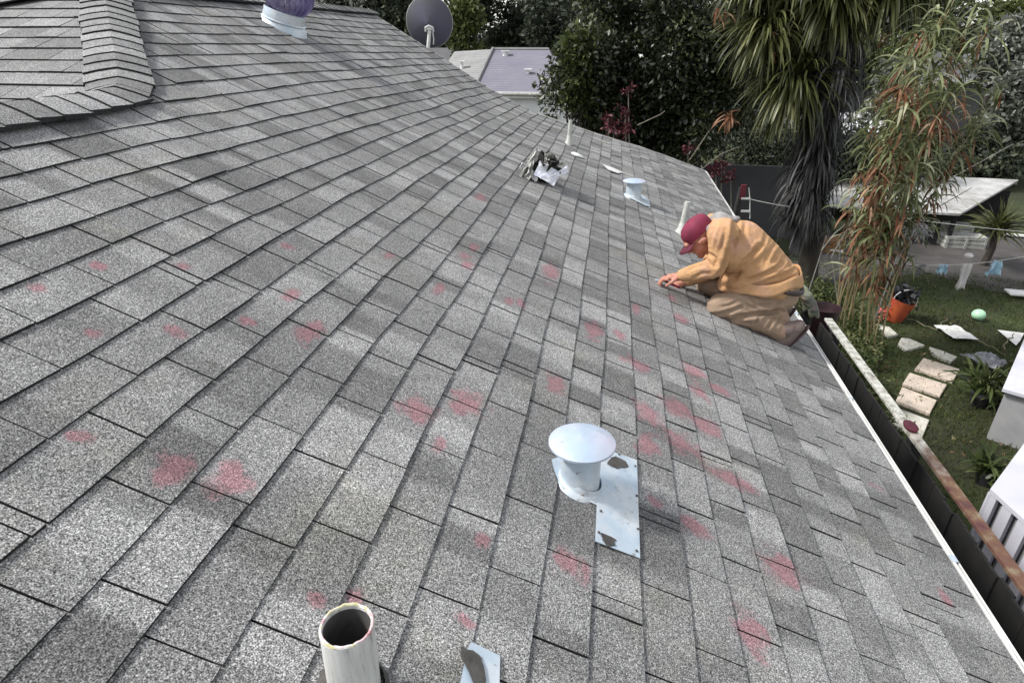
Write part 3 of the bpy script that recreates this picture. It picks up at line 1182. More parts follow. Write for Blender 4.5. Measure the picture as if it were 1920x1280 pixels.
def rz(x, y, h):
    return roof_point(x, y, h)


YN, YF, YC = 3.80, 4.10, 3.95
shoN, shoF = atY(1352, 440, YN), atY(1338, 425, YF)
neck = atY(1342, 434, YC)
headc = atY(1310, 442, YC)
chest = atY(1372, 470, YC)
belly = atY(1420, 505, YC)
back1 = atY(1392, 441, YC)
back2 = atY(1430, 474, YC)
pel = atY(1452, 540, YC)
hipN, hipF = atY(1452, 562, YN + 0.07), atY(1456, 552, YF - 0.05)
knN = rz(atY(1344, 590, YN - 0.02).x, YN - 0.02, 0.065)
knF = rz(atY(1322, 568, YF).x, YF, 0.065)
ankN = rz(knN.x + 0.40, YN - 0.01, 0.075)
ankF = rz(knF.x + 0.42, YF - 0.02, 0.075)
elN, elF = atY(1344, 500, YN - 0.03), atY(1338, 505, YF)
wrN, wrF = atY(1278, 518, YN + 0.01), atY(1284, 528, YF - 0.10)
haN = atY(1262, 520, YN + 0.02)

hand_parts = []


def hand(w_, c_, down, side, thumb_side):
    """palm and five bent fingers reaching to the shingles"""
    fwd_ = (c_ - w_).normalized()
    palm = c_
    hand_parts.append(('e', palm, (0.045, 0.038, 0.018), (0, 20, 8)))
    hand_parts.append(('c', [w_, palm], [0.027, 0.028]))
    for i, (off, ln) in enumerate(((-0.030, 0.066), (-0.010, 0.078), (0.010, 0.074), (0.029, 0.058))):
        k0 = palm + fwd_ * 0.038 + side * off
        k1 = k0 + fwd_ * ln * 0.42 + Vector((0, 0, 0.006 - 0.004 * i))
        k2 = k1 + fwd_ * ln * 0.22 + down * ln * 0.36
        k3 = k2 - fwd_ * ln * 0.05 + down * ln * 0.30
        hand_parts.append(('c', [k0, k1, k2, k3], [0.0105, 0.0098, 0.0088, 0.0075]))
    t0 = palm + side * thumb_side * 0.034 - fwd_ * 0.015
    t1 = t0 + side * thumb_side * 0.022 + fwd_ * 0.030 + down * 0.012
    t2 = t1 + fwd_ * 0.028 + down * 0.022 - side * thumb_side * 0.006
    hand_parts.append(('c', [t0, t1, t2], [0.0135, 0.0115, 0.009]))


hand(wrN, haN, Vector((0, 0, -1)), Vector((0, 1, 0)), -1)
hfc = wrF + (wrF - elF).normalized() * 0.075
hand(wrF, hfc, Vector((0, 0, -1)), Vector((0, 1, 0)), -1)

hd = Vector((-0.64, -0.10, -0.77)).normalized()     # facing direction: up-slope and down at the work
hup = Vector((-0.77, 0, 0.64))
hup = (hup - hd * hup.dot(hd)).normalized()
hs_ = Vector((0, 1, 0))


def H(f, u, s):
    return headc + hd * f + hup * u + hs_ * s


head = [('e', H(0.0, 0.02, 0), (0.092, 0.072, 0.098), (0, 50, 0)),
        ('e', H(0.035, -0.055, 0), (0.062, 0.055, 0.065), (0, 50, 0)),
        ('c', [H(0.06, -0.09, 0), H(0.075, -0.10, 0)], [0.032, 0.026]),       # chin
        ('c', [H(0.092, 0.0, 0), H(0.112, -0.032, 0), H(0.098, -0.042, 0)], [0.010, 0.013, 0.010]),  # nose
        ('c', [H(0.088, 0.02, -0.035), H(0.092, 0.022, 0), H(0.088, 0.02, 0.035)], [0.012, 0.012, 0.012]),  # brow
        ('c', [H(0.088, -0.062, -0.02), H(0.094, -0.062, 0), H(0.088, -0.062, 0.02)], [0.008, 0.009, 0.008]),  # lips
        ('e', H(-0.005, -0.02, -0.078), (0.020, 0.010, 0.032), (0, 50, 0)), ('e', H(-0.005, -0.02, 0.078), (0.020, 0.010, 0.032), (0, 50, 0)),
        ('c', [H(-0.04, -0.06, 0), neck], [0.055, 0.062])]
frame = [('c', [neck, chest, belly, pel], [0.07, 0.12, 0.12, 0.12]), ('c', [shoN, elN, wrN], [0.045, 0.036, 0.027]), ('c', [shoF, elF, wrF], [0.045, 0.036, 0.027]),
         ('c', [shoN, neck, shoF], [0.05, 0.06, 0.05]), ('c', [hipN, knN, ankN], [0.08, 0.055, 0.035]), ('c', [hipF, knF, ankF], [0.08, 0.055, 0.035]), ('c', [hipN, pel, hipF], [0.09, 0.1, 0.09])]
person = skinmesh('person', head + frame + hand_parts, M['skin'], None, 0.0055, 2)
tag(person, 'roofer in tan jacket, khaki trousers and red cap kneeling bent forward on the shingles', 'person')

jk = [('c', [neck + Vector((0.02, 0, 0.0)), back1 - Vector((0, 0, 0.05)), back2 - Vector((0.02, 0, 0.06)), pel + Vector((0.0, 0, 0.045))], [0.085, 0.140, 0.155, 0.150]),
      ('e', chest, (0.15, 0.20, 0.12), (0, 35, 0)), ('e', belly + Vector((0, 0, 0.01)), (0.17, 0.19, 0.15), (0, 35, 0)),
      ('e', pel + Vector((-0.02, 0, 0.035)), (0.165, 0.195, 0.10), (0, 12, 0)),
      ('e', belly + Vector((-0.09, 0, -0.055)), (0.14, 0.18, 0.07), (0, -12, 0)),
      ('c', [shoN, neck + Vector((0.02, 0, 0)), shoF], [0.078, 0.085, 0.078]),
      ('c', [shoN + Vector((0.02, 0.04, 0)), shoN, shoN.lerp(elN, .55) + Vector((.012, 0, 0)), elN, elN.lerp(wrN, .45), wrN + (elN - wrN) * 0.07], [0.09, 0.084, 0.072, 0.063, 0.058, 0.044]),
      ('c', [shoF - Vector((0, 0.04, 0)), shoF, shoF.lerp(elF, .55), elF, elF.lerp(wrF, .5), wrF + (elF - wrF) * 0.07], [0.09, 0.084, 0.07, 0.062, 0.056, 0.044])]
jacket = skinmesh('jacket', jk, M['jacket'], person, 0.009, 5, [(0.30, 0.022, 0)])
tr = [('c', [hipN, hipN.lerp(knN, .5) + Vector((0, 0, 0.0)), knN], [0.098, 0.092, 0.076]), ('c', [knN, knN.lerp(ankN, .5) + Vector((0, 0, 0.012)), ankN], [0.076, 0.074, 0.060]),
      ('c', [hipF, hipF.lerp(knF, .5), knF], [0.115, 0.100, 0.078]), ('c', [knF, knF.lerp(ankF, .5), ankF], [0.076, 0.072, 0.058]),
      ('c', [hipN, pel + Vector((0.02, 0, -0.02)), hipF], [0.100, 0.120, 0.100]), ('e', pel + Vector((0.035, 0, -0.01)), (0.12, 0.185, 0.13), (0, 0, 0)),
      ('e', hipN.lerp(ankN, 0.5) + Vector((0.0, 0.01, 0.0)), (0.10, 0.07, 0.06), (0, 30, 0))]
trousers = skinmesh('trousers', tr, M['trousers'], person, 0.009, 4, [(0.25, 0.020, 0)])
def fold_cloth(o, folds, noise_amp=0.004):
    """bake the grown surface and press folds into its near side; folds: (marks, depth, width)"""
    dg = bpy.context.evaluated_depsgraph_get()
    me = D.meshes.new_from_object(o.evaluated_get(dg))
    o.modifiers.clear()
    old = o.data
    o.data = me
    off = Vector((0, 0, 0))
    n = len(me.vertices)
    co = np.empty(n * 3, np.float32)
    me.vertices.foreach_get('co', co)
    co = co.reshape(n, 3).astype(float)
    nr = np.empty(n * 3, np.float32)
    me.vertices.foreach_get('normal', nr)
    nr = nr.reshape(n, 3).astype(float)
    q = co - np.array([0, 0, GZ])
    dd_ = q @ _fw
    X = 960 + FPX * (q @ _rt) / dd_
    Y = 640 - FPX * (q @ _up) / dd_
    face = np.clip(-np.einsum('ij,ij->i', nr, q / np.linalg.norm(q, axis=1)[:, None]), 0, 1)
    disp = np.zeros(n)
    for marks, A_, w_ in folds:
        P = np.array(marks, float)
        d = np.full(n, 1e9)
        tt = np.zeros(n)
        for a_, b_ in zip(P[:-1], P[1:]):
            v_ = b_ - a_
            t = np.clip(((X - a_[0]) * v_[0] + (Y - a_[1]) * v_[1]) / (v_ @ v_), 0, 1)
            e_ = np.hypot(X - a_[0] - t * v_[0], Y - a_[1] - t * v_[1])
            d = np.minimum(d, e_)
        end = np.minimum(np.hypot(X - P[0][0], Y - P[0][1]), np.hypot(X - P[-1][0], Y - P[-1][1]))
        fade = np.clip(end / (2.5 * w_), 0.15, 1)
        disp += fade * (-A_ * np.exp(-(d / w_) ** 2) + 0.55 * A_ * np.exp(-((d - 1.9 * w_) / (0.9 * w_)) ** 2))
    co += nr * (disp * np.sqrt(face))[:, None]
    for i in range(n):
        c_ = co[i]
        k_ = mnoise.noise(Vector((c_[0] * 9, c_[1] * 9, c_[2] * 16)))
        co[i] += nr[i] * (noise_amp * (1 - abs(k_) * 3))
    me.vertices.foreach_set('co', co.astype(np.float32).ravel())
    me.polygons.foreach_set('use_smooth', [True] * len(me.polygons))
    me.materials.clear()
    me.materials.append(old.materials[0])
    me.update()


fold_cloth(jacket, [
    ([(1378, 420), (1374, 450), (1367, 478), (1357, 503), (1347, 524)], 0.030, 5.0),
    ([(1316, 478), (1330, 476), (1342, 484), (1344, 498)], 0.014, 3.0),
    ([(1312, 488), (1326, 490), (1336, 500)], 0.010, 2.6),
    ([(1290, 508), (1306, 500), (1320, 498)], 0.009, 2.6),
    ([(1300, 520), (1316, 512), (1330, 512)], 0.009, 2.6),
    ([(1422, 462), (1404, 486), (1388, 506), (1376, 524)], 0.018, 4.2),
    ([(1404, 478), (1390, 492), (1382, 504), (1372, 512)], 0.012, 3.0),
    ([(1466, 494), (1448, 508), (1424, 518), (1398, 526)], 0.016, 3.6),
    ([(1490, 505), (1466, 518), (1440, 524)], 0.010, 3.0),
    ([(1436, 440), (1430, 458), (1418, 476)], 0.010, 3.6),
    ([(1344, 418), (1336, 436), (1332, 456)], 0.010, 3.2),
    ([(1360, 432), (1356, 452), (1350, 470)], 0.009, 3.0),
    ([(1398, 412), (1396, 434), (1400, 452)], 0.008, 3.2),
    ([(1470, 462), (1456, 478), (1450, 492)], 0.009, 3.6),
    ([(1456, 452), (1440, 476), (1432, 500)], 0.007, 3.0),
    ([(1492, 490), (1474, 500)], 0.008, 3.0)], 0.0035)
# loose hem hanging round the hips
V, F = [], []
hc_ = [(atY(1502, 524, YC), 0.19), (atY(1350, 552, YC), 0.19)]
nb = 44
for i in range(nb + 1):
    t = 2 * math.pi * i / nb
    ctr = atY(1425, 528, YC)
    q = ctr + Vector((0.262 * math.cos(t), 0.222 * math.sin(t), -0.045 * math.cos(t) * 0 + 0.012 * math.sin(5 * t)))
    tilt_ = (q.x - ctr.x)
    q.z += tilt_ * 0.14
    for j in range(5):
        u = j / 4
        f_ = 0.90 + 0.10 * u
        V.append((ctr.x + (q.x - ctr.x) * f_, ctr.y + (q.y - ctr.y) * f_, q.z + 0.070 * (1 - u) - 0.010 + 0.005 * math.sin(7 * t + 2 * u)))
for i in range(nb):
    for j in range(4):
        a = i * 5 + j
        F.append((a, a + 1, a + 6, a + 5))
hem = mesh_obj('jacket_hem', V, F, M['jacket'], jacket, True)
so = hem.modifiers.new('thickness', 'SOLIDIFY')
so.thickness = 0.008
# belt line under the hem at the back
B = MB()
bl = [pel + Vector((0.13 * math.cos(t) + 0.03, 0.185 * math.sin(t), 0.045 - 0.03 * math.cos(t))) for t in [R(v) for v in range(-120, 121, 15)]]
B.tube(bl, 0.016, 8)
B.build('belt', M['belt'], person, True)
fold_cloth(trousers, [
    ([(1378, 596), (1400, 592), (1425, 588), (1462, 582)], 0.022, 4.0),
    ([(1326, 590), (1350, 588), (1372, 582), (1392, 574)], 0.010, 2.8),
    ([(1332, 600), (1356, 598), (1378, 600), (1404, 604)], 0.010, 2.8),
    ([(1408, 558), (1420, 572), (1446, 572)], 0.013, 3.0),
    ([(1386, 562), (1404, 574), (1420, 578)], 0.009, 2.6),
    ([(1424, 592), (1418, 604), (1414, 612)], 0.011, 2.8),
    ([(1450, 598), (1442, 610), (1436, 620)], 0.011, 2.8),
    ([(1464, 560), (1458, 574), (1448, 580)], 0.010, 3.0),
    ([(1350, 576), (1368, 572), (1384, 564)], 0.009, 2.6),
    ([(1344, 606), (1366, 612), (1390, 614)], 0.008, 2.6),
    ([(1468, 586), (1462, 600), (1456, 612)], 0.009, 2.6)], 0.0035)
# cap: crown, peak, button
B = MB()
capM = Matrix((hd, hs_, hup)).transposed()
cc = H(-0.018, 0.026, 0)
B.lathe(cc, [(0.096, -0.012), (0.098, 0.02), (0.094, 0.048), (0.074, 0.072), (0.04, 0.086), (0.0, 0.090)], 28, M3=capM @ Matrix.Rotation(R(0), 3, 'Y') @ Matrix.Diagonal((1.08, 0.86, 1)))
o = B.build('cap', M['cap_red'], person, True)
B = MB()
V, F = [], []
for i in range(11):
    t = R(-62 + 124 * i / 10)
    for j in range(5):
        r_ = 0.10 + 0.078 * j / 4
        k = math.cos(t * 0.75)
        x = 0.097 * math.cos(t) * 1.05 + 0.080 * (j / 4) * k
        y_ = 0.080 * math.sin(t) * (1 + 0.04 * j)
        z = -0.008 - 0.012 * (j / 4) ** 2 - 0.020 * (abs(math.sin(t)) ** 2)
        V.append(cc + capM @ Vector((x, y_, z)))
for i in range(10):
    for j in range(4):
        a = i * 5 + j
        F.append((a, a + 5, a + 6, a + 1))
o2 = mesh_obj('cap_peak', V, F, simple('dark_peak', (0.12, 0.012, 0.03), (0.07, 0.008, 0.02), 12, 0.8), o, True)
so = o2.modifiers.new('thickness', 'SOLIDIFY')
so.thickness = 0.004
B = MB()
B.lathe(cc + capM @ Vector((0, 0, 0.088)), [(0.010, 0), (0.007, 0.006), (0, 0.008)], 10, M3=capM)
B.build('cap_button', M['cap_red'], o, True)
skinmesh('hood', [('c', [neck + Vector((-0.045, -0.06, 0.03)), neck + Vector((0.01, -0.06, 0.075)), neck + Vector((0.03, 0.0, 0.085)), neck + Vector((0.01, 0.06, 0.075)), neck + Vector((-0.045, 0.06, 0.03))], [0.03, 0.036, 0.04, 0.036, 0.03]),
                  ('c', [neck + Vector((-0.03, -0.05, 0.03)), neck + Vector((0.06, -0.02, 0.075)), neck + Vector((0.12, 0.0, 0.085))], [0.03, 0.035, 0.02])], M['hood'], person, 0.009, 3, [(0.03, 0.012, 0)])
for an, sgn in ((ankN, 0), (ankF, 0)):
    toe = rz(an.x + 0.02, an.y, 0.035)
    heel = an + Vector((0.125, 0, 0.045))
    ball = rz(an.x + 0.055, an.y, 0.040)
    s_ = skinmesh('shoe', [('c', [an + Vector((0.01, 0, 0.0)), an.lerp(heel, .6)], [0.052, 0.048]), ('c', [ball - Vector((0.05, 0, -0.012)), ball, heel + Vector((-0.01, 0, 0))], [0.030, 0.045, 0.042]),
                           ('e', ball - Vector((0.03, 0, 0.0)), (0.055, 0.048, 0.035), (0, 20, 0))], M['shoe'], person, 0.007, 3)
    dv = (heel - ball).normalized()
    nv = Vector((dv.z, 0, -dv.x))
    if nv.z > 0:
        nv = -nv
    skinmesh('sole', [('e', ball.lerp(heel, .5) + nv * 0.040, (0.105, 0.042, 0.012), (0, -math.degrees(math.atan2(dv.z, dv.x)), 0))], M['sole'], s_, 0.005, 1)
# rag of white undershirt at the throat and the tool in the hand
B = MB()
hk = haN + Vector((-0.055, 0.03, -0.035))
B.tube([hk + Vector((0.10, -0.06, -0.02)), hk + Vector((0.05, -0.03, -0.012)), hk], [0.008, 0.008, 0.007], 8)
kn = B.build('handle', M['cap_red'], None, True)
kn.name = 'utility_knife'
tag(kn, 'small dark red handled knife in the hand of the kneeling worker', 'knife')
B = MB()
B.box(hk + Vector((-0.03, 0.018, -0.006)), (0.05, 0.002, 0.014), rz=-0.5)
B.build('blade', M['galv'], kn)
#SECTION3

# ================================================================ yard
def vec_mesh(name, verts, faces, m, parent=None, smooth=False):
    """fast mesh from numpy arrays (n,3) and (f,4) or (f,3)"""
    me = D.meshes.new(name)
    off = np.zeros(3)
    p = parent
    while p is not None:
        off += np.array(p.location)
        p = p.parent
    verts = np.asarray(verts, np.float32) - off.astype(np.float32)
    faces = np.asarray(faces, np.int32)
    k = faces.shape[1]
    me.vertices.add(len(verts))
    me.vertices.foreach_set('co', verts.ravel())
    me.loops.add(faces.size)
    me.loops.foreach_set('vertex_index', faces.ravel())
    me.polygons.add(len(faces))
    me.polygons.foreach_set('loop_start', np.arange(0, faces.size, k, dtype=np.int32))
    me.polygons.foreach_set('loop_total', np.full(len(faces), k, dtype=np.int32))
    me.materials.append(m)
    me.update(calc_edges=True)
    me.validate()
    if smooth:
        me.polygons.foreach_set('use_smooth', [True] * len(me.polygons))
    return link(D.objects.new(name, me), parent)


def unit(a):
    return a / np.maximum(np.linalg.norm(a, axis=-1, keepdims=True), 1e-6)


def leaves(name, lumps, n, size, m, parent=None, aspect=0.45, hollow=0.55, droop=0.2, seed=1):
    """crown of many small folded leaves scattered through overlapping lumps: (cx,cy,cz,rx,ry,rz)"""
    g = np.random.default_rng(seed)
    L = np.array(lumps, float)
    vol = (L[:, 3] * L[:, 4] * L[:, 5]) ** (2 / 3)
    idx = g.choice(len(L), n, p=vol / vol.sum())
    d = unit(g.normal(size=(n, 3)))
    r = (hollow + (1.08 - hollow) * g.random(n) ** 0.7)[:, None]
    # uneven outline
    bump_ = 1 + 0.22 * np.sin(d[:, 0] * 7 + idx) * np.cos(d[:, 1] * 6 + idx * 2) + 0.12 * np.sin(d[:, 2] * 11 + idx)
    c = L[idx, :3] + d * L[idx, 3:] * r * bump_[:, None]
    # twig clustering
    c += g.normal(size=(n, 3)) * size * 0.5
    ax = unit(d * 0.7 + g.normal(size=(n, 3)) * 0.8 - np.array([0, 0, droop]))
    side = unit(np.cross(ax, g.normal(size=(n, 3))))
    nr = np.cross(ax, side)
    s = (size * (0.6 + 0.8 * g.random(n)))[:, None]
    p0 = c
    p1 = c + ax * s * 0.5 + side * s * aspect * 0.5 + nr * s * 0.08
    p2 = c + ax * s - nr * s * 0.06
    p3 = c + ax * s * 0.5 - side * s * aspect * 0.5 + nr * s * 0.08
    V = np.stack([p0, p1, p2, p3], 1).reshape(-1, 3)
    F = np.arange(n * 4).reshape(n, 4)
    return vec_mesh(name, V, F, m, parent)


def straps(name, base, dirs, length, width, m, parent=None, droop=1.0, nseg=6, seed=1, taper=0.85, stiff=0.35):
    """strap leaves: start along dirs and bend down under their weight"""
    g = np.random.default_rng(seed)
    base = np.asarray(base, float)
    d = unit(np.asarray(dirs, float))
    n = len(base)
    length = np.broadcast_to(np.asarray(length, float), (n,))
    width = np.broadcast_to(np.asarray(width, float), (n,))
    droop = np.broadcast_to(np.asarray(droop, float), (n,))
    pos = base.copy()
    cur = d.copy()
    side = unit(np.cross(cur, np.array([0, 0, 1.0]) + g.normal(size=(n, 3)) * 0.25))
    pts = []
    tw = g.normal(size=n) * 0.35
    for i in range(nseg + 1):
        t = i / nseg
        wd = width * np.clip(np.sin(math.pi * (0.12 + 0.88 * t)) ** 0.7 if t < 0.999 else 0.03, 0.03, 1)
        sd = unit(side + np.cross(cur, side) * (tw * t)[:, None])
        pts.append(np.stack([pos - sd * wd[:, None] / 2, pos + sd * wd[:, None] / 2], 1))
        step = (length / nseg)[:, None]
        pos = pos + cur * step
        cur = unit(cur + np.array([0, 0, -1.0]) * (droop * (stiff + t) / nseg * 1.6)[:, None] + g.normal(size=(n, 3)) * 0.03)
    P = np.stack(pts, 1)                      # n, seg+1, 2, 3
    V = P.reshape(-1, 3)
    k = (nseg + 1) * 2
    F = []
    b_ = np.arange(n)[:, None] * k
    for i in range(nseg):
        F.append(np.concatenate([b_ + 2 * i, b_ + 2 * i + 1, b_ + 2 * i + 3, b_ + 2 * i + 2], 1))
    F = np.concatenate(F, 0)
    return vec_mesh(name, V, F, m, parent)


def lump_ring(c, rx, ry, rz, n, k, seed):
    """n sub-lumps spread over an ellipsoid"""
    g = random.Random(seed)
    out = []
    for i in range(n):
        v = Vector((g.gauss(0, 1), g.gauss(0, 1), g.gauss(0, 1))).normalized()
        q = g.uniform(0.35, 0.95)
        s = k * g.uniform(0.7, 1.25)
        out.append((c[0] + v.x * rx * q, c[1] + v.y * ry * q, c[2] + v.z * rz * q, rx * s, ry * s, rz * s))
    return out


# --- ground
m_, nt, bs = mat('lawn_soil')
n1 = noise_node(nt, 0.5, 5, 0.6)
n2 = noise_node(nt, 9, 4, 0.7)
c1 = ramp(nt, n1, [(0.35, (0.022, 0.024, 0.008)), (0.55, (0.032, 0.045, 0.010)), (0.70, (0.052, 0.068, 0.016))])
nt.links.new(mix(nt, 0.6, c1, ramp(nt, n2, [(0.3, 0.35), (0.7, 1.5)]), 'MULTIPLY'), bs.inputs['Base Color'])
bs.inputs['Roughness'].default_value = 0.95
M['ground'] = m_
g_ = 900
mesh_obj('ground', [(-g_, -60, 0), (g_, -60, 0), (g_, 1500, 0), (-g_, 1500, 0)], [(0, 1, 2, 3)], M['ground'])
tag(D.objects['ground'], kind='structure')
M['soil'] = simple('bare_soil', (0.050, 0.046, 0.045), (0.085, 0.078, 0.075), 2.5, 0.95, 0, 0.01, 20)
# trodden bare soil behind the lawn
pts = [atZ(*q, 0.004) for q in ((1480, 575), (1560, 545), (1640, 520), (1740, 512), (1800, 528), (1860, 545), (1960, 562), (2100, 560), (2100, 470), (1900, 440), (1480, 440))]
o = mesh_obj('soil', pts, [tuple(range(len(pts)))[::-1]], M['soil'])
tag(o, kind='structure')

# --- grass blades
m_grass = leafmat('grass_blades', [(0.0, (0.022, 0.034, 0.008)), (0.5, (0.045, 0.066, 0.013)), (0.85, (0.085, 0.105, 0.025)), (1.0, (0.18, 0.18, 0.07))], 0.6, 0.25, 1.2)
nb = 90000
g = np.random.default_rng(5)
bx = g.uniform(2.7, 11.5, nb)
by = g.uniform(3.0, 15.5, nb) ** 1.0
keep = (by < 14.2 - 0.26 * (bx - 6)) & (np.sin(bx * 3.1 + np.sin(by * 2.3) * 2) * np.cos(by * 2.7 + bx) + g.random(nb) * 1.6 > 0.0)
bx, by = bx[keep], by[keep]
nb = len(bx)
h = g.uniform(0.03, 0.085, nb)
an = g.uniform(0, 2 * math.pi, nb)
w_ = 0.0055
lx, ly = g.normal(size=nb) * 0.035, g.normal(size=nb) * 0.035
P0 = np.stack([bx - np.cos(an) * w_, by - np.sin(an) * w_, np.zeros(nb)], 1)
P1 = np.stack([bx + np.cos(an) * w_, by + np.sin(an) * w_, np.zeros(nb)], 1)
P2 = np.stack([bx + lx, by + ly, h], 1)
o = vec_mesh('grass', np.stack([P0, P1, P2], 1).reshape(-1, 3), np.arange(nb * 3).reshape(nb, 3), m_grass)
tag(o, 'short olive green lawn grass', kind='stuff')

lt = []
g2 = np.random.default_rng(55)
n_ = 900
o = leaves('leaf_litter', [(6.5, 9.5, 0.03, 3.8, 4.5, 0.015), (4.4, 9.0, 0.03, 1.2, 2.5, 0.015)], n_, 0.06, leafmat('dry_leaves', [(0.0, (0.05, 0.035, 0.018)), (0.6, (0.14, 0.10, 0.05)), (1.0, (0.32, 0.27, 0.16))], 0.8, 0.1, 2.0), None, 0.5, 0.0, 0.0, 56)
tag(o, 'dry fallen leaves scattered over the lawn', kind='stuff')

# --- weeds along the fence
m_weed = leafmat('weed_leaves', [(0.0, (0.022, 0.032, 0.010)), (0.45, (0.06, 0.085, 0.024)), (0.8, (0.13, 0.155, 0.055)), (1.0, (0.28, 0.28, 0.14))], 0.55, 0.3, 1.5)
lumps = []
rr = random.Random(3)
for i in range(110):
    y = rr.uniform(5.2, 11.8)
    x = 2.75 + rr.random() * (0.25 + 0.29 * max(0, min(y, 9.8) - 5.2))
    lumps.append((x, y, rr.uniform(0.08, 0.35) + max(0, 0.5 - (x - 2.75)) * 0.6, 0.34, 0.36, 0.24))
o = leaves('weeds', lumps, 40000, 0.075, m_weed, None, 0.35, 0.2, 0.0, 11)
tag(o, 'tangled green weeds between the fence and the lawn', kind='stuff')

# --- stepping slabs
M['slab'] = simple('cream_slab', (0.62, 0.52, 0.43), (0.50, 0.43, 0.36), 6, 0.85, 0, 0.003, 50)
M['slab_pale'] = simple('pale_slab', (0.66, 0.64, 0.58), (0.42, 0.41, 0.34), 8, 0.85, 0, 0.003, 50)


def slab(marks, label, m, th=0.045, z=0.0):
    P = [atZ(*q, 0.05) for q in marks]
    n = len(P)
    ctr = sum(P, Vector()) / n
    bmx = MB()
    inset = [p.lerp(ctr, 0.03) for p in P]
    v = [Vector((p.x, p.y, -0.02)) for p in P] + [Vector((p.x, p.y, th - 0.006)) for p in P] + [Vector((p.x, p.y, th + random.uniform(-.003, .003))) for p in inset]
    f = [list(range(2 * n, 3 * n))]
    for i in range(n):
        j = (i + 1) % n
        f += [(i, j, n + j, n + i), (n + i, n + j, 2 * n + j, 2 * n + i)]
    bmx.add(v, f)
    o = bmx.build('stepping_slab', m)
    # make sure faces point outward
    bm = bmesh.new()
    bm.from_mesh(o.data)
    bmesh.ops.recalc_face_normals(bm, faces=bm.faces)
    bm.to_mesh(o.data)
    bm.free()
    return tag(o, label, 'slab', 'stepping slabs across the lawn')


slab([(1732, 670), (1800, 691), (1787, 714), (1716, 690)], 'cream rectangular slab, farthest of the four large ones', M['slab'])
slab([(1706, 697), (1776, 720), (1763, 741), (1693, 718)], 'cream rectangular slab, second farthest of the four large ones', M['slab'])
slab([(1692, 724), (1757, 749), (1744, 774), (1680, 750)], 'cream rectangular slab, third of the four large ones, shaded by weed leaves', M['slab'])
slab([(1680, 762), (1743, 786), (1728, 822), (1668, 792)], 'pale slab nearest the fence, half hidden behind its top rail', M['slab_pale'])
slab([(1743, 649), (1768, 657), (1795, 668), (1783, 677), (1760, 668), (1748, 660)], 'mottled narrow slab between the cream slabs and the tarpaulin', M['slab_pale'])
slab([(1690, 632), (1706, 634), (1734, 646), (1700, 656), (1684, 644)], 'small white pointed slab in the grass', M['slab_pale'])
slab([(1644, 606), (1668, 612), (1684, 626), (1666, 630), (1652, 618)], 'farthest small pale slab, partly overgrown', M['slab_pale'])

# --- board fence beyond the eave
FX, FZ = 2.50, 1.80
fence = empty('board_fence', (FX, 5, 0), 'dark weathered board fence with a flat top rail running along the eave', 'fence')
bm_ = MB()
y = 0.2
k = 0
while y < 6.62:
    wd = random.uniform(0.13, 0.15)
    t = random.uniform(-0.01, 0.012)
    x = FX - 0.06 + t
    hgt = FZ - 0.05 + random.uniform(-0.02, 0.0)
    bm_.box((x, y + wd / 2, hgt / 2), (0.018, wd - 0.002, hgt))
    y += wd
    k += 1
o = bm_.build('board_panel', M['wood_dark'], fence)
for i, y in enumerate((0.4, 2.4, 4.4, 6.4)):
    B = MB()
    B.box((FX + 0.02, y, (FZ - 0.03) / 2), (0.09, 0.09, FZ - 0.03))
    B.build('post', M['wood_dark'], fence)
m_, nt, bs = mat('weathered_rail')
tc = N(nt, 'ShaderNodeTexCoord')
sx = N(nt, 'ShaderNodeSeparateXYZ')
nt.links.new(tc.outputs['Object'], sx.inputs[0])
f = math_(nt, 'ADD', math_(nt, 'MULTIPLY', math_(nt, 'ADD', sx.outputs[1], 1.15), 1.1), math_(nt, 'MULTIPLY', math_(nt, 'SUBTRACT', noise_node(nt, 5, 4), 0.5), 2.6), clamp=True)
c = mix(nt, f, ramp(nt, noise_node(nt, 9, 4), [(0.35, (0.085, 0.032, 0.034)), (0.55, (0.14, 0.075, 0.045)), (0.7, (0.22, 0.18, 0.12))]), ramp(nt, noise_node(nt, 14, 5, 0.7), [(0.36, (0.16, 0.16, 0.12)), (0.5, (0.44, 0.44, 0.40)), (0.7, (0.60, 0.60, 0.56))]))
nt.links.new(c, bs.inputs['Base Color'])
bs.inputs['Roughness'].default_value = 0.85
bump(nt, bs, noise_node(nt, 40, 4), 0.003, 0.8)
for (y0, y1) in ((0.1, 2.45), (2.455, 4.62), (4.625, 6.66)):
    B = MB()
    segs = 8
    for s_ in range(1):
        B.hexa([(FX - 0.030, y0, FZ - 0.032), (FX + 0.050, y0, FZ - 0.032), (FX + 0.050, y1, FZ - 0.032), (FX - 0.030, y1, FZ - 0.032),
                (FX - 0.030, y0, FZ), (FX + 0.050, y0, FZ), (FX + 0.050, y1, FZ), (FX - 0.030, y1, FZ)])
    o = B.build('top_rail', m_, fence)
    bv = o.modifiers.new('edge', 'BEVEL')
    bv.width = 0.004
# dark litter and ivy in the strip between house and fence
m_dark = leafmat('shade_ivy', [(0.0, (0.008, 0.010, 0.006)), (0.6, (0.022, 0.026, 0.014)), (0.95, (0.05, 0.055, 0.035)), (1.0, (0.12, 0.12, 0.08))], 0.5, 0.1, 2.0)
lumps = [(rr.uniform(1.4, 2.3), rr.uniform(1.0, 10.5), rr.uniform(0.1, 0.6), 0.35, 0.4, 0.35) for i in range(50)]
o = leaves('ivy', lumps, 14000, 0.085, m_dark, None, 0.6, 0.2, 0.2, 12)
tag(o, 'dark ivy and litter in the strip between the house and the fence', kind='stuff')
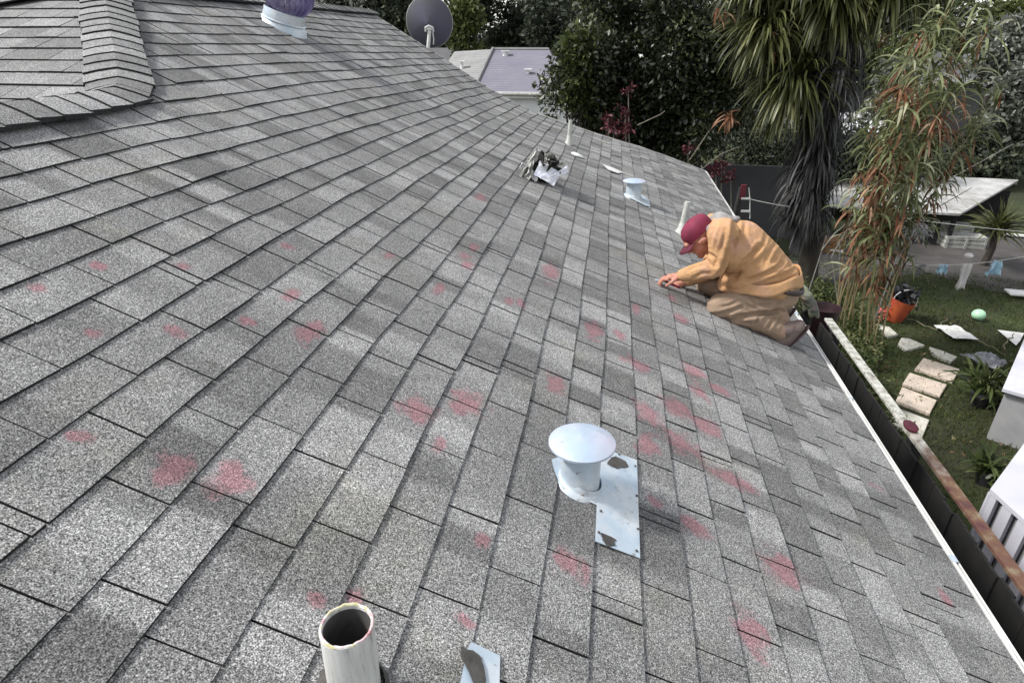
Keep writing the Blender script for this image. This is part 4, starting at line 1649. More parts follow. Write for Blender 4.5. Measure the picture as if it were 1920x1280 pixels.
# dead creepers on the fence
cr = []
B = MB()
for i in range(7):
    y = rr.uniform(2.2, 6.0)
    p = Vector((FX - 0.085, y, rr.uniform(0.9, 1.5)))
    pts = [p]
    for j in range(9):
        pts.append(pts[-1] + Vector((rr.uniform(-0.015, 0.01), rr.uniform(0.02, 0.16) * (1 if i % 2 else -1), rr.uniform(-0.13, 0.08))))
    B.tube(pts, 0.004, 5)
o = B.build('dead_creeper', simple('creeper_stem', (0.16, 0.14, 0.11), (0.08, 0.07, 0.05), 10, 0.9), None)
tag(o, 'thin dry creeper stems hanging on the house side of the dark fence', 'creeper')
# red bucket lid on the rail
p = atZ(1703, 798, FZ + 0.02)
B = MB()
B.lathe((FX + 0.01, p.y, FZ + 0.004), [(0.05, 0), (0.055, 0.02), (0.045, 0.03), (0.0, 0.034)], 20, M3=Matrix.Diagonal((0.9, 1.5, 1)))
tag(B.build('red_cloth', simple('maroon_cloth', (0.09, 0.015, 0.028), (0.05, 0.01, 0.018), 14, 0.9), None, True), 'folded dark red cloth lying on the fence rail', 'cloth')

# --- white covered bench and shed roof on the right
M['pvc'] = simple('white_plastic', (0.58, 0.58, 0.64), (0.48, 0.48, 0.53), 2.2, 0.5, 0, 0.001)
hb = 1.30
A = atZ(1857, 916, hb)
Bp = atZ(1922, 828, hb)
u = (Bp - A)
u.z = 0
u.normalize()
v = atZ(1925, 978, hb) - A
v.z = 0
v.normalize()
bench = empty('slatted_bin', (A.x, A.y, 0), 'large white slatted garden bin just behind the fence on the right', 'garden bin')
w_b, l_b = 1.6, 2.2
B = MB()
ctr_ = A + u * l_b / 2 + v * w_b / 2
top_ = [A, A + v * w_b, A + u * l_b + v * w_b, A + u * l_b]
if (top_[1] - top_[0]).cross(top_[2] - top_[1]).z < 0:
    top_ = top_[::-1]
B.hexa([Vector((q.x, q.y, hb - 0.035)) for q in top_] + [Vector((q.x, q.y, hb)) for q in top_])
B.build('lid', M['pvc'], bench)
B = MB()
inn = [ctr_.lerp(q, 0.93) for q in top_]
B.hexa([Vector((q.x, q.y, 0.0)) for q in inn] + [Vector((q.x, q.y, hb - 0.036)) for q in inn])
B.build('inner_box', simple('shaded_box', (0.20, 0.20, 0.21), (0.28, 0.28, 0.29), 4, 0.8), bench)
for p_, d_, ln, off_ in ((A, v, w_b, u), (A, u, l_b, v)):
    B = MB()
    t = 0.05
    while t < ln:
        q = p_ + d_ * t + off_ * 0.025
        B.box((q.x, q.y, (hb - 0.04) / 2), (0.095, 0.03, hb - 0.04), rz=math.atan2(d_.y, d_.x))
        t += 0.16
    B.build('slats', M['pvc'], bench)

hs = 0.75
A = atZ(1886, 714, hs)
Bp = atZ(1926, 622, hs)
u = (Bp - A)
u.z = 0
u.normalize()
v = Vector((u.y, -u.x, 0))
shed = empty('garden_cabinet', (A.x, A.y, 0), 'pale lavender white cabinet beside the blue chair at the right edge', 'cabinet')
tp = [A - u * 0.25, A + u * 1.9, A + u * 1.9 + v * 1.2, A - u * 0.25 + v * 1.2]
B = MB()
B.hexa([Vector((q.x, q.y, hs - 0.04)) for q in tp][::-1] + [Vector((q.x, q.y, hs)) for q in tp][::-1])
B.build('cabinet_top', M['pvc'], shed)
ctr_ = sum(tp, Vector()) / 4
inn = [ctr_.lerp(q, 0.94) for q in tp][::-1]
B = MB()
B.hexa([Vector((q.x, q.y, 0.0)) for q in inn] + [Vector((q.x, q.y, hs - 0.041)) for q in inn])
B.build('cabinet_body', simple('grey_panel', (0.36, 0.36, 0.36), (0.28, 0.28, 0.29), 4, 0.7), shed)

# blue folding chair frame
M['blue'] = simple('blue_cloth', (0.02, 0.04, 0.30), (0.015, 0.02, 0.16), 8, 0.7)
base = atZ(1893, 815, 0.0)
ch = empty('folding_chair', base, 'low folding chair with white tubes and deep blue cloth, under the plants on the right', 'chair')
B = MB()
sc = 0.30
for s_ in (-1, 1):
    o_ = Vector((0.10 * s_ + 0.1, 0.16 * s_, 0))
    B.tube([base + o_ + Vector((-0.25, 0, 0.02)), base + o_ + Vector((0.18, 0, 0.40))], 0.011, 8)
    B.tube([base + o_ + Vector((0.22, 0, 0.02)), base + o_ + Vector((-0.22, 0, 0.36))], 0.011, 8)
B.tube([base + Vector((-0.22, -0.16, 0.36)), base + Vector((-0.02, 0.16, 0.36))], 0.011, 8)
B.tube([base + Vector((-0.22, -0.16, 0.37)), base + Vector((0.34, -0.2, 0.40))], 0.011, 8)
B.build('frame', M['white_metal'], ch)
V, F = crumple(base + Vector((0.12, 0.0, 0.33)), 0.34, 0.36, 6, 6, Matrix.Identity(3), 0.05, 5)
mesh_obj('seat', V, F, M['blue'], ch)

# potted leafy plants in front of the table
m_bl = leafmat('broad_leaves', [(0.0, (0.02, 0.03, 0.010)), (0.5, (0.06, 0.085, 0.022)), (0.85, (0.15, 0.17, 0.07)), (1.0, (0.36, 0.36, 0.20))], 0.45, 0.3, 1.0)
for (px, py, r_, hh, sd_, lb) in ((1832, 760, 0.36, 0.55, 1, 'bushy potted plant with long arching leaves in front of the pale cabinet'), (1885, 770, 0.28, 0.5, 2, 'dark leafy potted plant beside the blue chair'),
                                (1845, 905, 0.26, 0.30, 3, 'low tuft of pale bladed leaves at the corner of the slatted bin')):
    q = atZ(px, py, 0.0)
    rt_ = empty('garden_plant', q, lb, 'plant')
    n_ = 70
    gg = np.random.default_rng(sd_)
    dirs = np.stack([gg.normal(size=n_), gg.normal(size=n_), gg.uniform(0.5, 2.0, n_)], 1)
    bs_ = np.array(q)[None] + np.stack([gg.normal(size=n_) * 0.07, gg.normal(size=n_) * 0.07, gg.uniform(0.12, hh * 0.7, n_)], 1)
    straps('leaves', bs_, dirs, gg.uniform(r_ * 0.8, r_ * 1.6, n_), gg.uniform(0.03, 0.055, n_), m_bl, rt_, 1.3, 6, sd_)
    B = MB()
    B.lathe(q, [(0.0, 0.0), (0.09, 0.0), (0.12, 0.16), (0.125, 0.18), (0.11, 0.175), (0.0, 0.15)], 18)
    B.build('pot', simple('black_pot', (0.02, 0.02, 0.022), (0.035, 0.035, 0.04), 8, 0.5), rt_, True)

# things lying on the lawn
def tarp(name, marks, z, m, label, cat, n=12, amp=0.02, seed=1):
    P = [atZ(*q, z) for q in marks]
    V, F = [], []
    for i in range(n + 1):
        for j in range(n + 1):
            s_, t_ = i / n, j / n
            q = P[0].lerp(P[1], s_).lerp(P[3].lerp(P[2], s_), t_)
            V.append((q.x, q.y, z + amp * (mnoise.noise(Vector((s_ * 4, t_ * 4, seed))) + 1) + 0.3 * amp * mnoise.noise(Vector((s_ * 13, t_ * 13, seed)))))
    for i in range(n):
        for j in range(n):
            a = i * (n + 1) + j
            F.append((a, a + n + 1, a + n + 2, a + 1))
    o = mesh_obj(name, V, F, m)
    so = o.modifiers.new('thickness', 'SOLIDIFY')
    so.thickness = 0.004
    return tag(o, label, cat)


tarp('white_sheet', [(1750, 612), (1795, 614), (1834, 639), (1786, 637)], 0.05, M['white_metal'], 'pale sheet with a dark central crease lying on the lawn', 'sheet', 12, 0.03, 2)
tarp('white_board', [(1870, 619), (1920, 625), (1912, 640), (1905, 648)], 0.05, M['white_metal'], 'white triangular board on the lawn at the right edge', 'board', 6, 0.005, 3)
M['silver'] = simple('silver_tarp', (0.42, 0.42, 0.46), (0.12, 0.12, 0.14), 11, 0.4, 0.2)
tarp('silver_tarpaulin', [(1795, 672), (1855, 671), (1885, 690), (1862, 702)], 0.06, M['silver'], 'crumpled silver tarpaulin on the lawn beside the pale cabinet', 'tarpaulin', 22, 0.09, 8)
B = MB()
q = atZ(1835, 590, 0.11)
B.lathe(q, [(0.001, -0.1)] + [(0.11 * math.cos(R(a)), 0.1 * math.sin(R(a))) for a in range(-75, 90, 15)] + [(0.001, 0.1)], 24)
tag(B.build('green_ball', simple('mint_plastic', (0.45, 0.74, 0.50), (0.38, 0.66, 0.44), 4, 0.4), None, True), 'pale mint green ball on the lawn', 'ball')
# branches lying on the grass
B = MB()
for (a_, b_) in (((1680, 592), (1755, 618)), ((1826, 636), (1890, 668)), ((1880, 655), (1902, 625)), ((1755, 620), (1775, 600))):
    p0, p1 = atZ(*a_, 0.05), atZ(*b_, 0.06)
    pts = [p0.lerp(p1, t / 7) + Vector((rr.uniform(-.02, .02), rr.uniform(-.04, .04), rr.uniform(0, .03))) for t in range(8)]
    B.tube(pts, [0.013 - 0.001 * k for k in range(8)], 6)
tag(B.build('fallen_branch', simple('dry_bark', (0.22, 0.20, 0.12), (0.12, 0.11, 0.06), 10, 0.9)), 'thin dry branches lying across the lawn by the creased sheet', 'branch')

# orange bucket with a black bag
q = atZ(1672, 600, 0.0)
bk = empty('orange_bucket', q, 'tilted orange and red bucket stuffed with a black bag at the lawn edge', 'bucket')
M3 = Matrix.Rotation(R(14), 3, 'Y')
B = MB()
B.lathe(q, [(0.0, 0.0), (0.15, 0.0), (0.20, 0.38), (0.205, 0.40), (0.19, 0.40), (0.14, 0.02)], 26, M3=M3)
B.build('pail', simple('orange_plastic', (0.48, 0.11, 0.03), (0.34, 0.05, 0.04), 5, 0.45), bk, True)
V, F = [], []
o = leaves('black_bag', [(q.x + 0.10, q.y, 0.46, 0.11, 0.11, 0.10)], 200, 0.11, simple('black_plastic', (0.012, 0.012, 0.014), (0.03, 0.03, 0.035), 9, 0.35), bk, 0.9, 0.6, 0.0, 4)
B = MB()
B.tube([q + M3 @ Vector((0.20 * math.cos(t), -0.05, 0.40 + 0.22 * math.sin(t))) for t in [R(a) for a in range(0, 181, 15)]], 0.008, 6)
B.build('handle', M['white_metal'], bk)
leaves('red_flowers', [(q.x - 0.18, q.y - 0.06, 0.16, 0.09, 0.08, 0.12)], 60, 0.05, simple('coral_petals', (0.55, 0.08, 0.08), (0.65, 0.22, 0.18), 12, 0.6), bk, 0.7, 0.2, 0.0, 6)

# --- washing lines
def wire(name, p0, p1, sag, r_, m, label, cat='clothes line'):
    B = MB()
    pts = []
    for i in range(21):
        t = i / 20
        q = p0.lerp(p1, t)
        q.z -= sag * 4 * t * (1 - t)
        pts.append(q)
    B.tube(pts, r_, 6)
    return tag(B.build(name, m), label, cat)


M['cord'] = simple('white_cord', (0.50, 0.50, 0.47), (0.38, 0.38, 0.35), 5, 0.7)
LY = 9.9
w0, w1 = atY(1620, 486, LY), atY(1935, 478, LY)
wire('clothes_line', w0, w1, 0.13, 0.006, M['cord'], 'sagging white clothes line hung with small cloths over the lawn')
wire('clothes_line', atY(1690, 408, 11.5), atY(1960, 438, 11.5), 0.02, 0.006, M['cord'], 'bare upper clothes line running out of frame on the right')
wire('overhead_wire', atY(1400, 372, 12.2), atY(1482, 388, 12.2), 0.01, 0.009, M['cord'], 'short white wire from the dark post to the palm trunk', 'wire')


def cloth(name, x0, x1, xt0, xt1, yb, m, label, seed, amp=0.03):
    """hung cloth: marks for its bottom and its top on the line"""
    V, F = [], []
    t0 = (xt0 - 1620) / 315
    ytop = 486 - 8 * t0 + 17 * 4 * t0 * (1 - t0) * 0.78
    n_, k_ = 10, 8
    for i in range(n_ + 1):
        s_ = i / n_
        pt = atY(xt0 + (xt1 - xt0) * s_, ytop, LY)
        pb = atY(x0 + (x1 - x0) * s_, yb + (3 if i % 2 else -2), LY)
        for j in range(k_ + 1):
            q = pt.lerp(pb, j / k_)
            V.append((q.x, q.y + amp * math.sin(s_ * 9 + seed) + amp * 0.6 * math.sin(s_ * 17 + j), q.z))
    for i in range(n_):
        for j in range(k_):
            a = i * (k_ + 1) + j
            F.append((a, a + k_ + 1, a + k_ + 2, a + 1))
    o = mesh_obj(name, V, F, m, None, True)
    so = o.modifiers.new('thickness', 'SOLIDIFY')
    so.thickness = 0.004
    return tag(o, label, 'cloth', 'cloths on the clothes line')


M['lightblue'] = simple('light_blue_cloth', (0.33, 0.55, 0.68), (0.45, 0.60, 0.70), 9, 0.85)
M['whitecloth'] = simple('white_cloth', (0.72, 0.70, 0.68), (0.58, 0.56, 0.55), 9, 0.85)
M['greycloth'] = simple('grey_cloth', (0.30, 0.30, 0.31), (0.20, 0.20, 0.21), 9, 0.85)
cloth('hung_cloth', 1716, 1722, 1728, 1736, 516, M['greycloth'], 'narrow grey rag, leftmost on the clothes line', 1)
cloth('hung_cloth', 1756, 1773, 1764, 1776, 512, M['lightblue'], 'small light blue cloth between the grey rag and the white shirt', 2)
cloth('hung_cloth', 1792, 1806, 1806, 1822, 541, M['whitecloth'], 'long white garment hanging from the clothes line', 3)
cloth('hung_cloth', 1845, 1876, 1862, 1879, 514, M['lightblue'], 'blue and white frayed cloth, rightmost on the clothes line', 4, 0.05)
q = atY(1816, 480, LY)
B = MB()
B.lathe(q, [(0.0, 0.05), (0.04, 0.04), (0.062, 0.012), (0.055, -0.01), (0, -0.02)], 16)
tag(B.build('white_bundle', M['whitecloth'], None, True), 'small white bundle perched on the clothes line above the long white garment', 'bundle')

#SECTION4
# ================================================================ trees and large plants
m_bark = simple('tree_bark', (0.055, 0.045, 0.036), (0.025, 0.021, 0.018), 8, 0.95, 0, 0.01)
m_mag = leafmat('evergreen_leaves', [(0.0, (0.008, 0.011, 0.005)), (0.45, (0.022, 0.031, 0.013)), (0.75, (0.055, 0.068, 0.026)), (0.93, (0.13, 0.145, 0.055)), (1.0, (0.36, 0.36, 0.26))], 0.38, 0.12, 0.35, 0.6)
m_far = leafmat('far_leaves', [(0.0, (0.010, 0.014, 0.010)), (0.5, (0.028, 0.037, 0.022)), (0.85, (0.075, 0.085, 0.050)), (1.0, (0.22, 0.23, 0.15))], 0.6, 0.15, 0.25)
m_farg = leafmat('green_leaves', [(0.0, (0.02, 0.028, 0.010)), (0.5, (0.06, 0.08, 0.02)), (1.0, (0.16, 0.18, 0.06))], 0.6, 0.2, 0.4)
m_pale = leafmat('grey_green_leaves', [(0.0, (0.05, 0.055, 0.045)), (0.5, (0.13, 0.14, 0.11)), (0.85, (0.30, 0.31, 0.28)), (1.0, (0.55, 0.55, 0.52))], 0.6, 0.2, 0.8)
m_redl = leafmat('red_bracts', [(0.0, (0.025, 0.008, 0.010)), (0.6, (0.08, 0.016, 0.026)), (1.0, (0.24, 0.08, 0.09))], 0.6, 0.2, 2.0)


def tree(name, x, y, h, lumps, n, size, m, label, cat='tree', seed=1, trunk=0.18, aspect=0.45, lean=0.0, group=None, hollow=0.45, sub=None):
    root = empty(name, (x, y, 0), label, cat, group)
    B = MB()
    top_z = h * 0.78
    pts = [Vector((x + lean * t * h, y, top_z * t)) for t in (0, 0.12, 0.35, 0.6, 0.85, 1.0)]
    B.tube(pts, [trunk * 1.3, trunk, trunk * 0.85, trunk * 0.6, trunk * 0.35, trunk * 0.12], 10, jitter=0.08)
    rr_ = random.Random(seed)
    for L in rr_.sample(lumps, min(len(lumps), 14)):
        t = rr_.uniform(0.35, 0.8)
        s_ = Vector((x + lean * t * h, y, top_z * t))
        e_ = Vector(L[:3])
        mid = s_.lerp(e_, 0.5) + Vector((rr_.uniform(-.2, .2), rr_.uniform(-.2, .2), rr_.uniform(-.3, .1)))
        B.tube([s_, mid, e_], [trunk * 0.42, trunk * 0.25, trunk * 0.06], 7)
    B.build('trunk', m_bark, root, True)
    leaves('crown', lumps, n, size, m, root, aspect, hollow, 0.15, seed)
    return root


# big dark evergreen beyond the far roof edge
cx, cy = atY(1215, 150, 15.5).x, 15.5
zt, zb = atY(1215, -60, 15.5).z, 1.2
lumps = lump_ring((cx + 0.2, cy, (zt + zb) / 2 + 0.2), 2.35, 2.0, (zt - zb) / 2, 46, 0.27, 21)
lumps += lump_ring((atY(1108, 170, 14.6).x, 14.6, atY(1108, 150, 14.6).z), 0.85, 0.8, 1.0, 9, 0.45, 22)
lumps += lump_ring((atY(1310, 180, 15).x, 15, atY(1310, 180, 15).z), 0.8, 0.9, 1.4, 9, 0.45, 23)
tree('evergreen_tree', cx, cy, zt, lumps, 85000, 0.115, m_mag, 'large dark evergreen tree with glossy leaves beyond the far roof corner', seed=5, trunk=0.22)
# sunlit side branch in front of the neighbour roof
lumps = lump_ring((atY(1080, 125, 14.2).x, 14.2, atY(1080, 125, 14.2).z), 0.32, 0.35, 0.75, 8, 0.5, 24)
tree('loquat_tree', atY(1075, 170, 14.2).x, 14.2, 4.6, lumps, 3200, 0.15, m_farg, 'sunlit yellow green small tree at the left side of the dark evergreen', seed=6, trunk=0.07)
# red leaved shrub in front of it
q = atY(1165, 238, 12.6)
rs = empty('red_leaved_shrub', (q.x, q.y, 0), 'shrub with dark red leaf heads in front of the dark evergreen', 'shrub')
B = MB()
heads = [(1150, 242, .11), (1172, 240, .09), (1140, 222, .05), (1178, 168, .05), (1172, 210, .04), (1342, 320, .09), (1370, 330, .08), (1290, 278, .05), (1352, 310, .05)]
lm = []
for (hx, hy, hr) in heads:
    h_ = atY(hx, hy, 12.6)
    lm.append((h_.x, h_.y, h_.z, hr, hr, hr * 0.7))
    B.tube([Vector((h_.x + 0.1, q.y, 0)), Vector((h_.x + 0.15, q.y, h_.z * 0.6)), h_], [0.022, 0.016, 0.008], 7)
for (a_, b_, c_) in (((1195, 235), (1238, 215), (1247, 208)), ((1293, 300), (1320, 260), (1330, 245)), ((1310, 322), (1350, 290), (1385, 275))):
    B.tube([atY(*a_, 12.5), atY(*b_, 12.5), atY(*c_, 12.5)], [0.012, 0.01, 0.006], 6)
B.build('stems', simple('pale_stem', (0.22, 0.20, 0.16), (0.12, 0.11, 0.09), 10, 0.9), rs, True)
for i_, l_ in enumerate(lm):
    leaves('bract_head', [l_], int(30 + 5500 * l_[3] ** 2), 0.09, m_redl, rs, 0.5, 0.2, 0.2, 31 + i_)

# trees of the far gardens: (px, py of crown centre, Y, half width px, half height px, material, n, label)
fars = [
    (705, 30, 44, 70, 75, m_far, 5200, 'dark broad tree behind the satellite dish on its left'),
    (640, -8, 52, 45, 28, m_pale, 2600, 'pale blossoming tree showing above the roof ridge'),
    (870, 60, 36, 34, 48, m_farg, 3600, 'sunlit green bush right of the satellite dish'),
    (887, 0, 60, 42, 70, m_far, 4200, 'tall black green conifer right of the satellite dish'),
    (970, 60, 62, 60, 44, m_far, 5000, 'dark rounded tree behind the purple roof'),
    (1040, 48, 58, 60, 50, m_far, 5200, 'dark tree above the right end of the purple roof'),
    (1010, -22, 90, 70, 34, m_pale, 2600, 'pale leafed tree against the sky, far away'),
    (850, -30, 80, 34, 26, m_pale, 1800, 'light grey tree top just above the dish'),
    (1100, 0, 70, 60, 60, m_far, 4200, 'far dark tree left of the evergreen crown'),
    (1345, 60, 26, 44, 40, m_far, 4200, 'dark tree between the evergreen and the palm'),
    (1380, 130, 22, 44, 110, m_mag, 6500, 'dense dark tree directly left of the palm'),
    (1440, 40, 34, 60, 90, m_far, 4500, 'dark tree in the gap behind the upper palm heads'),
    (1700, 30, 48, 90, 42, m_far, 6000, 'dark tree line tree behind the palm crown'),
    (1880, 90, 26, 60, 55, m_pale, 5200, 'grey green shrub tree at the upper right corner'),
    (1900, 190, 24, 46, 60, m_pale, 4200, 'silvery twiggy shrub at the right edge'),
    (1675, 180, 22, 42, 50, m_pale, 4600, 'pale flecked vine bush behind the reeds'),
    (1650, 110, 26, 60, 40, m_farg, 4200, 'yellow green bush under the palm crown'),
    (1850, 290, 24, 90, 52, m_far, 9000, 'dark hedge bush behind the white shed roof'),
    (1905, 30, 40, 40, 40, m_farg, 2600, 'light green tree at the top right corner'),
    (1570, 330, 19, 50, 40, m_far, 3000, 'dark bush behind the palm trunk'),
    (1460, 60, 30, 120, 120, m_far, 7000, 'broad black tree behind the palm'),
    (760, 60, 70, 50, 55, m_far, 3400, 'dark tree behind the satellite dish'),
]
for i, (px, py, Y, hw, hh, mm, n_, lb) in enumerate(fars):
    c_ = atY(px, py, Y)
    rx, rz_ = hw / FPX * Y * 0.95, hh / FPX * Y * 0.95
    lm = lump_ring(c_, rx, rx * 0.8, rz_, 16, 0.36, 60 + i)
    tree('tree' if hh > 45 else 'bush_tree', c_.x, Y, c_.z + rz_, lm, n_, max(0.10, Y * 0.0072), mm, lb, 'tree', 70 + i, max(0.08, Y * 0.004), 0.6, hollow=0.3)
# wooded hillside closing the view
m_wood = leafmat('wood_leaves', [(0.0, (0.010, 0.014, 0.010)), (0.5, (0.028, 0.036, 0.022)), (1.0, (0.09, 0.10, 0.06))], 0.7, 0.1, 0.08)
lm = []
rr = random.Random(77)
for i in range(150):
    x = rr.uniform(-70, 110)
    if abs(x - atY(935, 5, 110).x) < 2.6 or abs(x - atY(1322, 8, 110).x) < 2.0 or abs(x - atY(1858, 10, 110).x) < 2.4:
        hz = 5.2
    else:
        hz = rr.uniform(5.6, 9.4)
    lm.append((x, 110 + rr.uniform(-8, 8), hz * 0.45, 3.2, 3.2, hz * 0.62))
o = leaves('distant_wood', lm, 60000, 0.8, m_wood, None, 0.7, 0.4, 0.1, 90)
tag(o, 'distant wooded band closing the view', kind='stuff')

# --- cordyline palm: trunk, strap leaf heads and grey dead skirt
PY = 12.6
m_strap = leafmat('strap_leaves', [(0.0, (0.020, 0.026, 0.010)), (0.4, (0.055, 0.065, 0.020)), (0.75, (0.135, 0.145, 0.05)), (1.0, (0.33, 0.32, 0.17))], 0.45, 0.3, 1.2)
m_dead = leafmat('dead_straps', [(0.0, (0.006, 0.006, 0.006)), (0.5, (0.030, 0.029, 0.028)), (0.8, (0.12, 0.118, 0.118)), (1.0, (0.40, 0.39, 0.38))], 0.7, 0.1, 1.5)
m_rust = leafmat('rusty_straps', [(0.0, (0.06, 0.022, 0.012)), (0.45, (0.17, 0.065, 0.03)), (0.8, (0.32, 0.17, 0.10)), (1.0, (0.52, 0.36, 0.26))], 0.7, 0.2, 2.0)
base = atY(1525, 470, PY)
palm = empty('cordyline_palm', (base.x, PY, 0), 'tall strap leaved palm with drooping green heads and a grey dead leaf skirt', 'palm tree')
forks = [((base.x, PY, 0), atY(1520, 470, PY), atY(1545, 300, PY), atY(1572, 120, PY), atY(1590, -70, PY)), ]
B = MB()
tk = [Vector(p) for p in forks[0]]
tk[0].z = 0
B.tube(tk, [0.24, 0.17, 0.15, 0.13, 0.09], 12, jitter=0.1)
for (a_, b_, c_) in (((1548, 290), (1515, 220), (1490, 150)), ((1565, 200), (1500, 130), (1440, 60)), ((1575, 110), (1610, 40), (1660, -30)), ((1560, 200), (1500, 60), (1440, -40)), ((1580, 60), (1560, 0), (1545, -20))):
    B.tube([atY(*a_, PY), atY(*b_, PY - 0.15), atY(*c_, PY - 0.2)], [0.10, 0.08, 0.06], 10, jitter=0.1)
B.build('trunk', m_bark, palm, True)
hs_list = [((1490, 150), 0.75, 460, 1.25, -0.3), ((1440, 60), 0.5, 380, 1.15, -0.3), ((1560, -5), 0.2, 520, 1.35, 0.0), ((1665, -45), 0.0, 420, 1.25, 0.3), ((1425, -50), 0.3, 380, 1.1, -0.2), ((1500, -60), 0.1, 340, 1.2, 0), ((1740, -70), 0.1, 260, 1.2, 0.3)]
bb, dd, ll = [], [], []
g = np.random.default_rng(8)
for i, ((hx, hy), _, n_, ln, bias) in enumerate(hs_list):
    c_ = np.array(atY(hx, hy, PY - 0.25))
    d_ = unit(g.normal(size=(n_, 3)) + np.array([bias, -0.25, 0.15]))
    bb.append(c_ + d_ * 0.07 + g.normal(size=(n_, 3)) * 0.05)
    dd.append(d_)
    ll.append(g.uniform(0.6, 1.0, n_) * ln)
straps('leaf_heads', np.concatenate(bb), np.concatenate(dd), np.concatenate(ll) * 0.95, 0.045, m_strap, palm, 1.5, 7, 8)
# dead skirt hanging along the trunk
n_ = 1250
t = g.random(n_)
tkp = np.array([np.array(p) for p in (atY(1588, 40, PY), atY(1570, 130, PY), atY(1545, 230, PY), atY(1520, 330, PY), atY(1512, 400, PY))])
ti = t * (len(tkp) - 1)
i0 = np.minimum(ti.astype(int), len(tkp) - 2)
fr_ = (ti - i0)[:, None]
pb = tkp[i0] * (1 - fr_) + tkp[i0 + 1] * fr_
an = g.uniform(0, 2 * math.pi, n_)
d_ = np.stack([np.cos(an) - 0.15, np.sin(an) * 0.8 - 0.3, g.uniform(-1.6, 0.1, n_)], 1)
straps('dead_leaf_skirt', pb + d_ * 0.10, d_, g.uniform(0.4, 0.95, n_), 0.038, m_dead, palm, 2.6, 7, 9)
n_ = 46
c_ = np.array([np.array(atY(*q, PY - 0.6)) for q in ((1445, 75), (1445, 90), (1350, 20), (1366, 215), (1672, 55), (1364, 225))])[g.integers(0, 6, n_)]
straps('rusty_leaves', c_ + g.normal(size=(n_, 3)) * 0.05, g.normal(size=(n_, 3)) + np.array([0.3, 0, -0.5]), 0.32, 0.035, m_rust, palm, 1.5, 5, 10)

# --- giant reed clump, leaning, green and rust
RY = 9.0
m_reed = leafmat('reed_leaves', [(0.0, (0.030, 0.040, 0.014)), (0.35, (0.09, 0.11, 0.04)), (0.7, (0.22, 0.25, 0.12)), (1.0, (0.60, 0.60, 0.42))], 0.5, 0.35, 1.5)
m_cane = simple('cane_stem', (0.24, 0.24, 0.13), (0.30, 0.20, 0.10), 7, 0.6)
rb = atZ(1568, 610, 0.0)
reed = empty('giant_reed', (rb.x, rb.y, 0), 'tall leaning clump of giant reed, green with rusty dead leaves, right of the palm', 'reeds')
B = MB()
gb, gd, gl, gw, rbp, rd, rl = [], [], [], [], [], [], []
rr = random.Random(15)
tips = [(1800, -20), (1765, 30), (1840, 10), (1720, 60), (1785, 90), (1850, 60), (1745, 150), (1810, 160), (1700, 200), (1770, 240), (1700, 270), (1730, 320), (1820, 250), (1700, 380), (1740, 60), (1870, 180), (1690, 120), (1780, 180), (1800, 60)]
for i, (tx, ty) in enumerate(tips):
    Y1 = RY + rr.uniform(-0.7, 0.9)
    b0 = Vector((rb.x + rr.uniform(-0.25, 0.35), rb.y - 0.9 + rr.uniform(-0.5, 0.6), 0.0))
    e0 = atY(tx, ty, Y1)
    mid = b0.lerp(e0, 0.45) + Vector((-0.42, 0, 0.30))
    pts = []
    for k in range(15):
        t = k / 14
        pts.append(b0 * (1 - t) ** 2 + mid * 2 * t * (1 - t) + e0 * t * t)
    B.tube(pts, [0.013 - 0.0006 * k for k in range(15)], 6)
    for k in range(6, 15):
        t = k / 14
        for _ in range((14 if t > 0.7 else 9) if t > 0.45 else 5):
            p = pts[k] + Vector((rr.gauss(0, .03), rr.gauss(0, .03), rr.gauss(0, .04)))
            dv = Vector((rr.gauss(0, 1), rr.gauss(0, 1), rr.uniform(-0.3, 1.2)))
            dead = rr.random() < (0.22 if t < 0.6 else 0.08)
            if (i * 7 + k) % 11 == 0 or (i in (8, 10, 12, 13) and 5 < k < 14 and rr.random() < 0.6):
                dead = True
            if dead:
                rbp.append(p)
                rd.append((dv.x * 0.6, dv.y * 0.6, -abs(dv.z) * 0.7 - 0.1))
                rl.append(rr.uniform(0.22, 0.48))
            else:
                gb.append(p)
                gd.append(dv)
                gl.append(rr.uniform(0.25, 0.62))
B.build('canes', m_cane, reed, True)
straps('green_leaves', np.array([list(v) for v in gb]), np.array([list(v) for v in gd]), np.array(gl), 0.032, m_reed, reed, 1.9, 7, 16)
straps('rusty_leaves', np.array([list(v) for v in rbp]), np.array(rd, float), np.array(rl), 0.030, m_rust, reed, 1.6, 6, 17)
# bare dead stalks crossing behind
B = MB()
for (a_, b_) in (((1575, 440), (1900, 270)), ((1600, 470), (1822, 352)), ((1560, 480), (1650, 330)), ((1540, 470), (1600, 400)), ((1640, 600), (1712, 400)), ((1500, 600), (1550, 440))):
    p0, p1 = atY(*a_, 10.6), atY(*b_, 10.9)
    B.tube([p0, p0.lerp(p1, .4) + Vector((0, 0, .04)), p0.lerp(p1, .7) + Vector((0, 0, -.03)), p1], [0.014, 0.012, 0.010, 0.006], 6)
B.tube([Vector((rb.x, rb.y - 0.3, 0)), atY(1560, 480, 10.6)], 0.012, 6)
B.tube([Vector((rb.x, rb.y - 0.2, 0)), atY(1575, 440, 10.6)], 0.012, 6)
B.build('dead_canes', simple('grey_cane', (0.20, 0.19, 0.17), (0.10, 0.095, 0.09), 8, 0.9), reed, True)
# fluffy grey seed head
lm = [(*atY(1722, 430, 9.4), 0.13, 0.12, 0.08)]
leaves('seed_head', lm, 240, 0.09, simple('seed_fluff', (0.5, 0.5, 0.5), (0.3, 0.3, 0.31), 9, 0.9), reed, 0.14, 0.2, 0.9, 45)

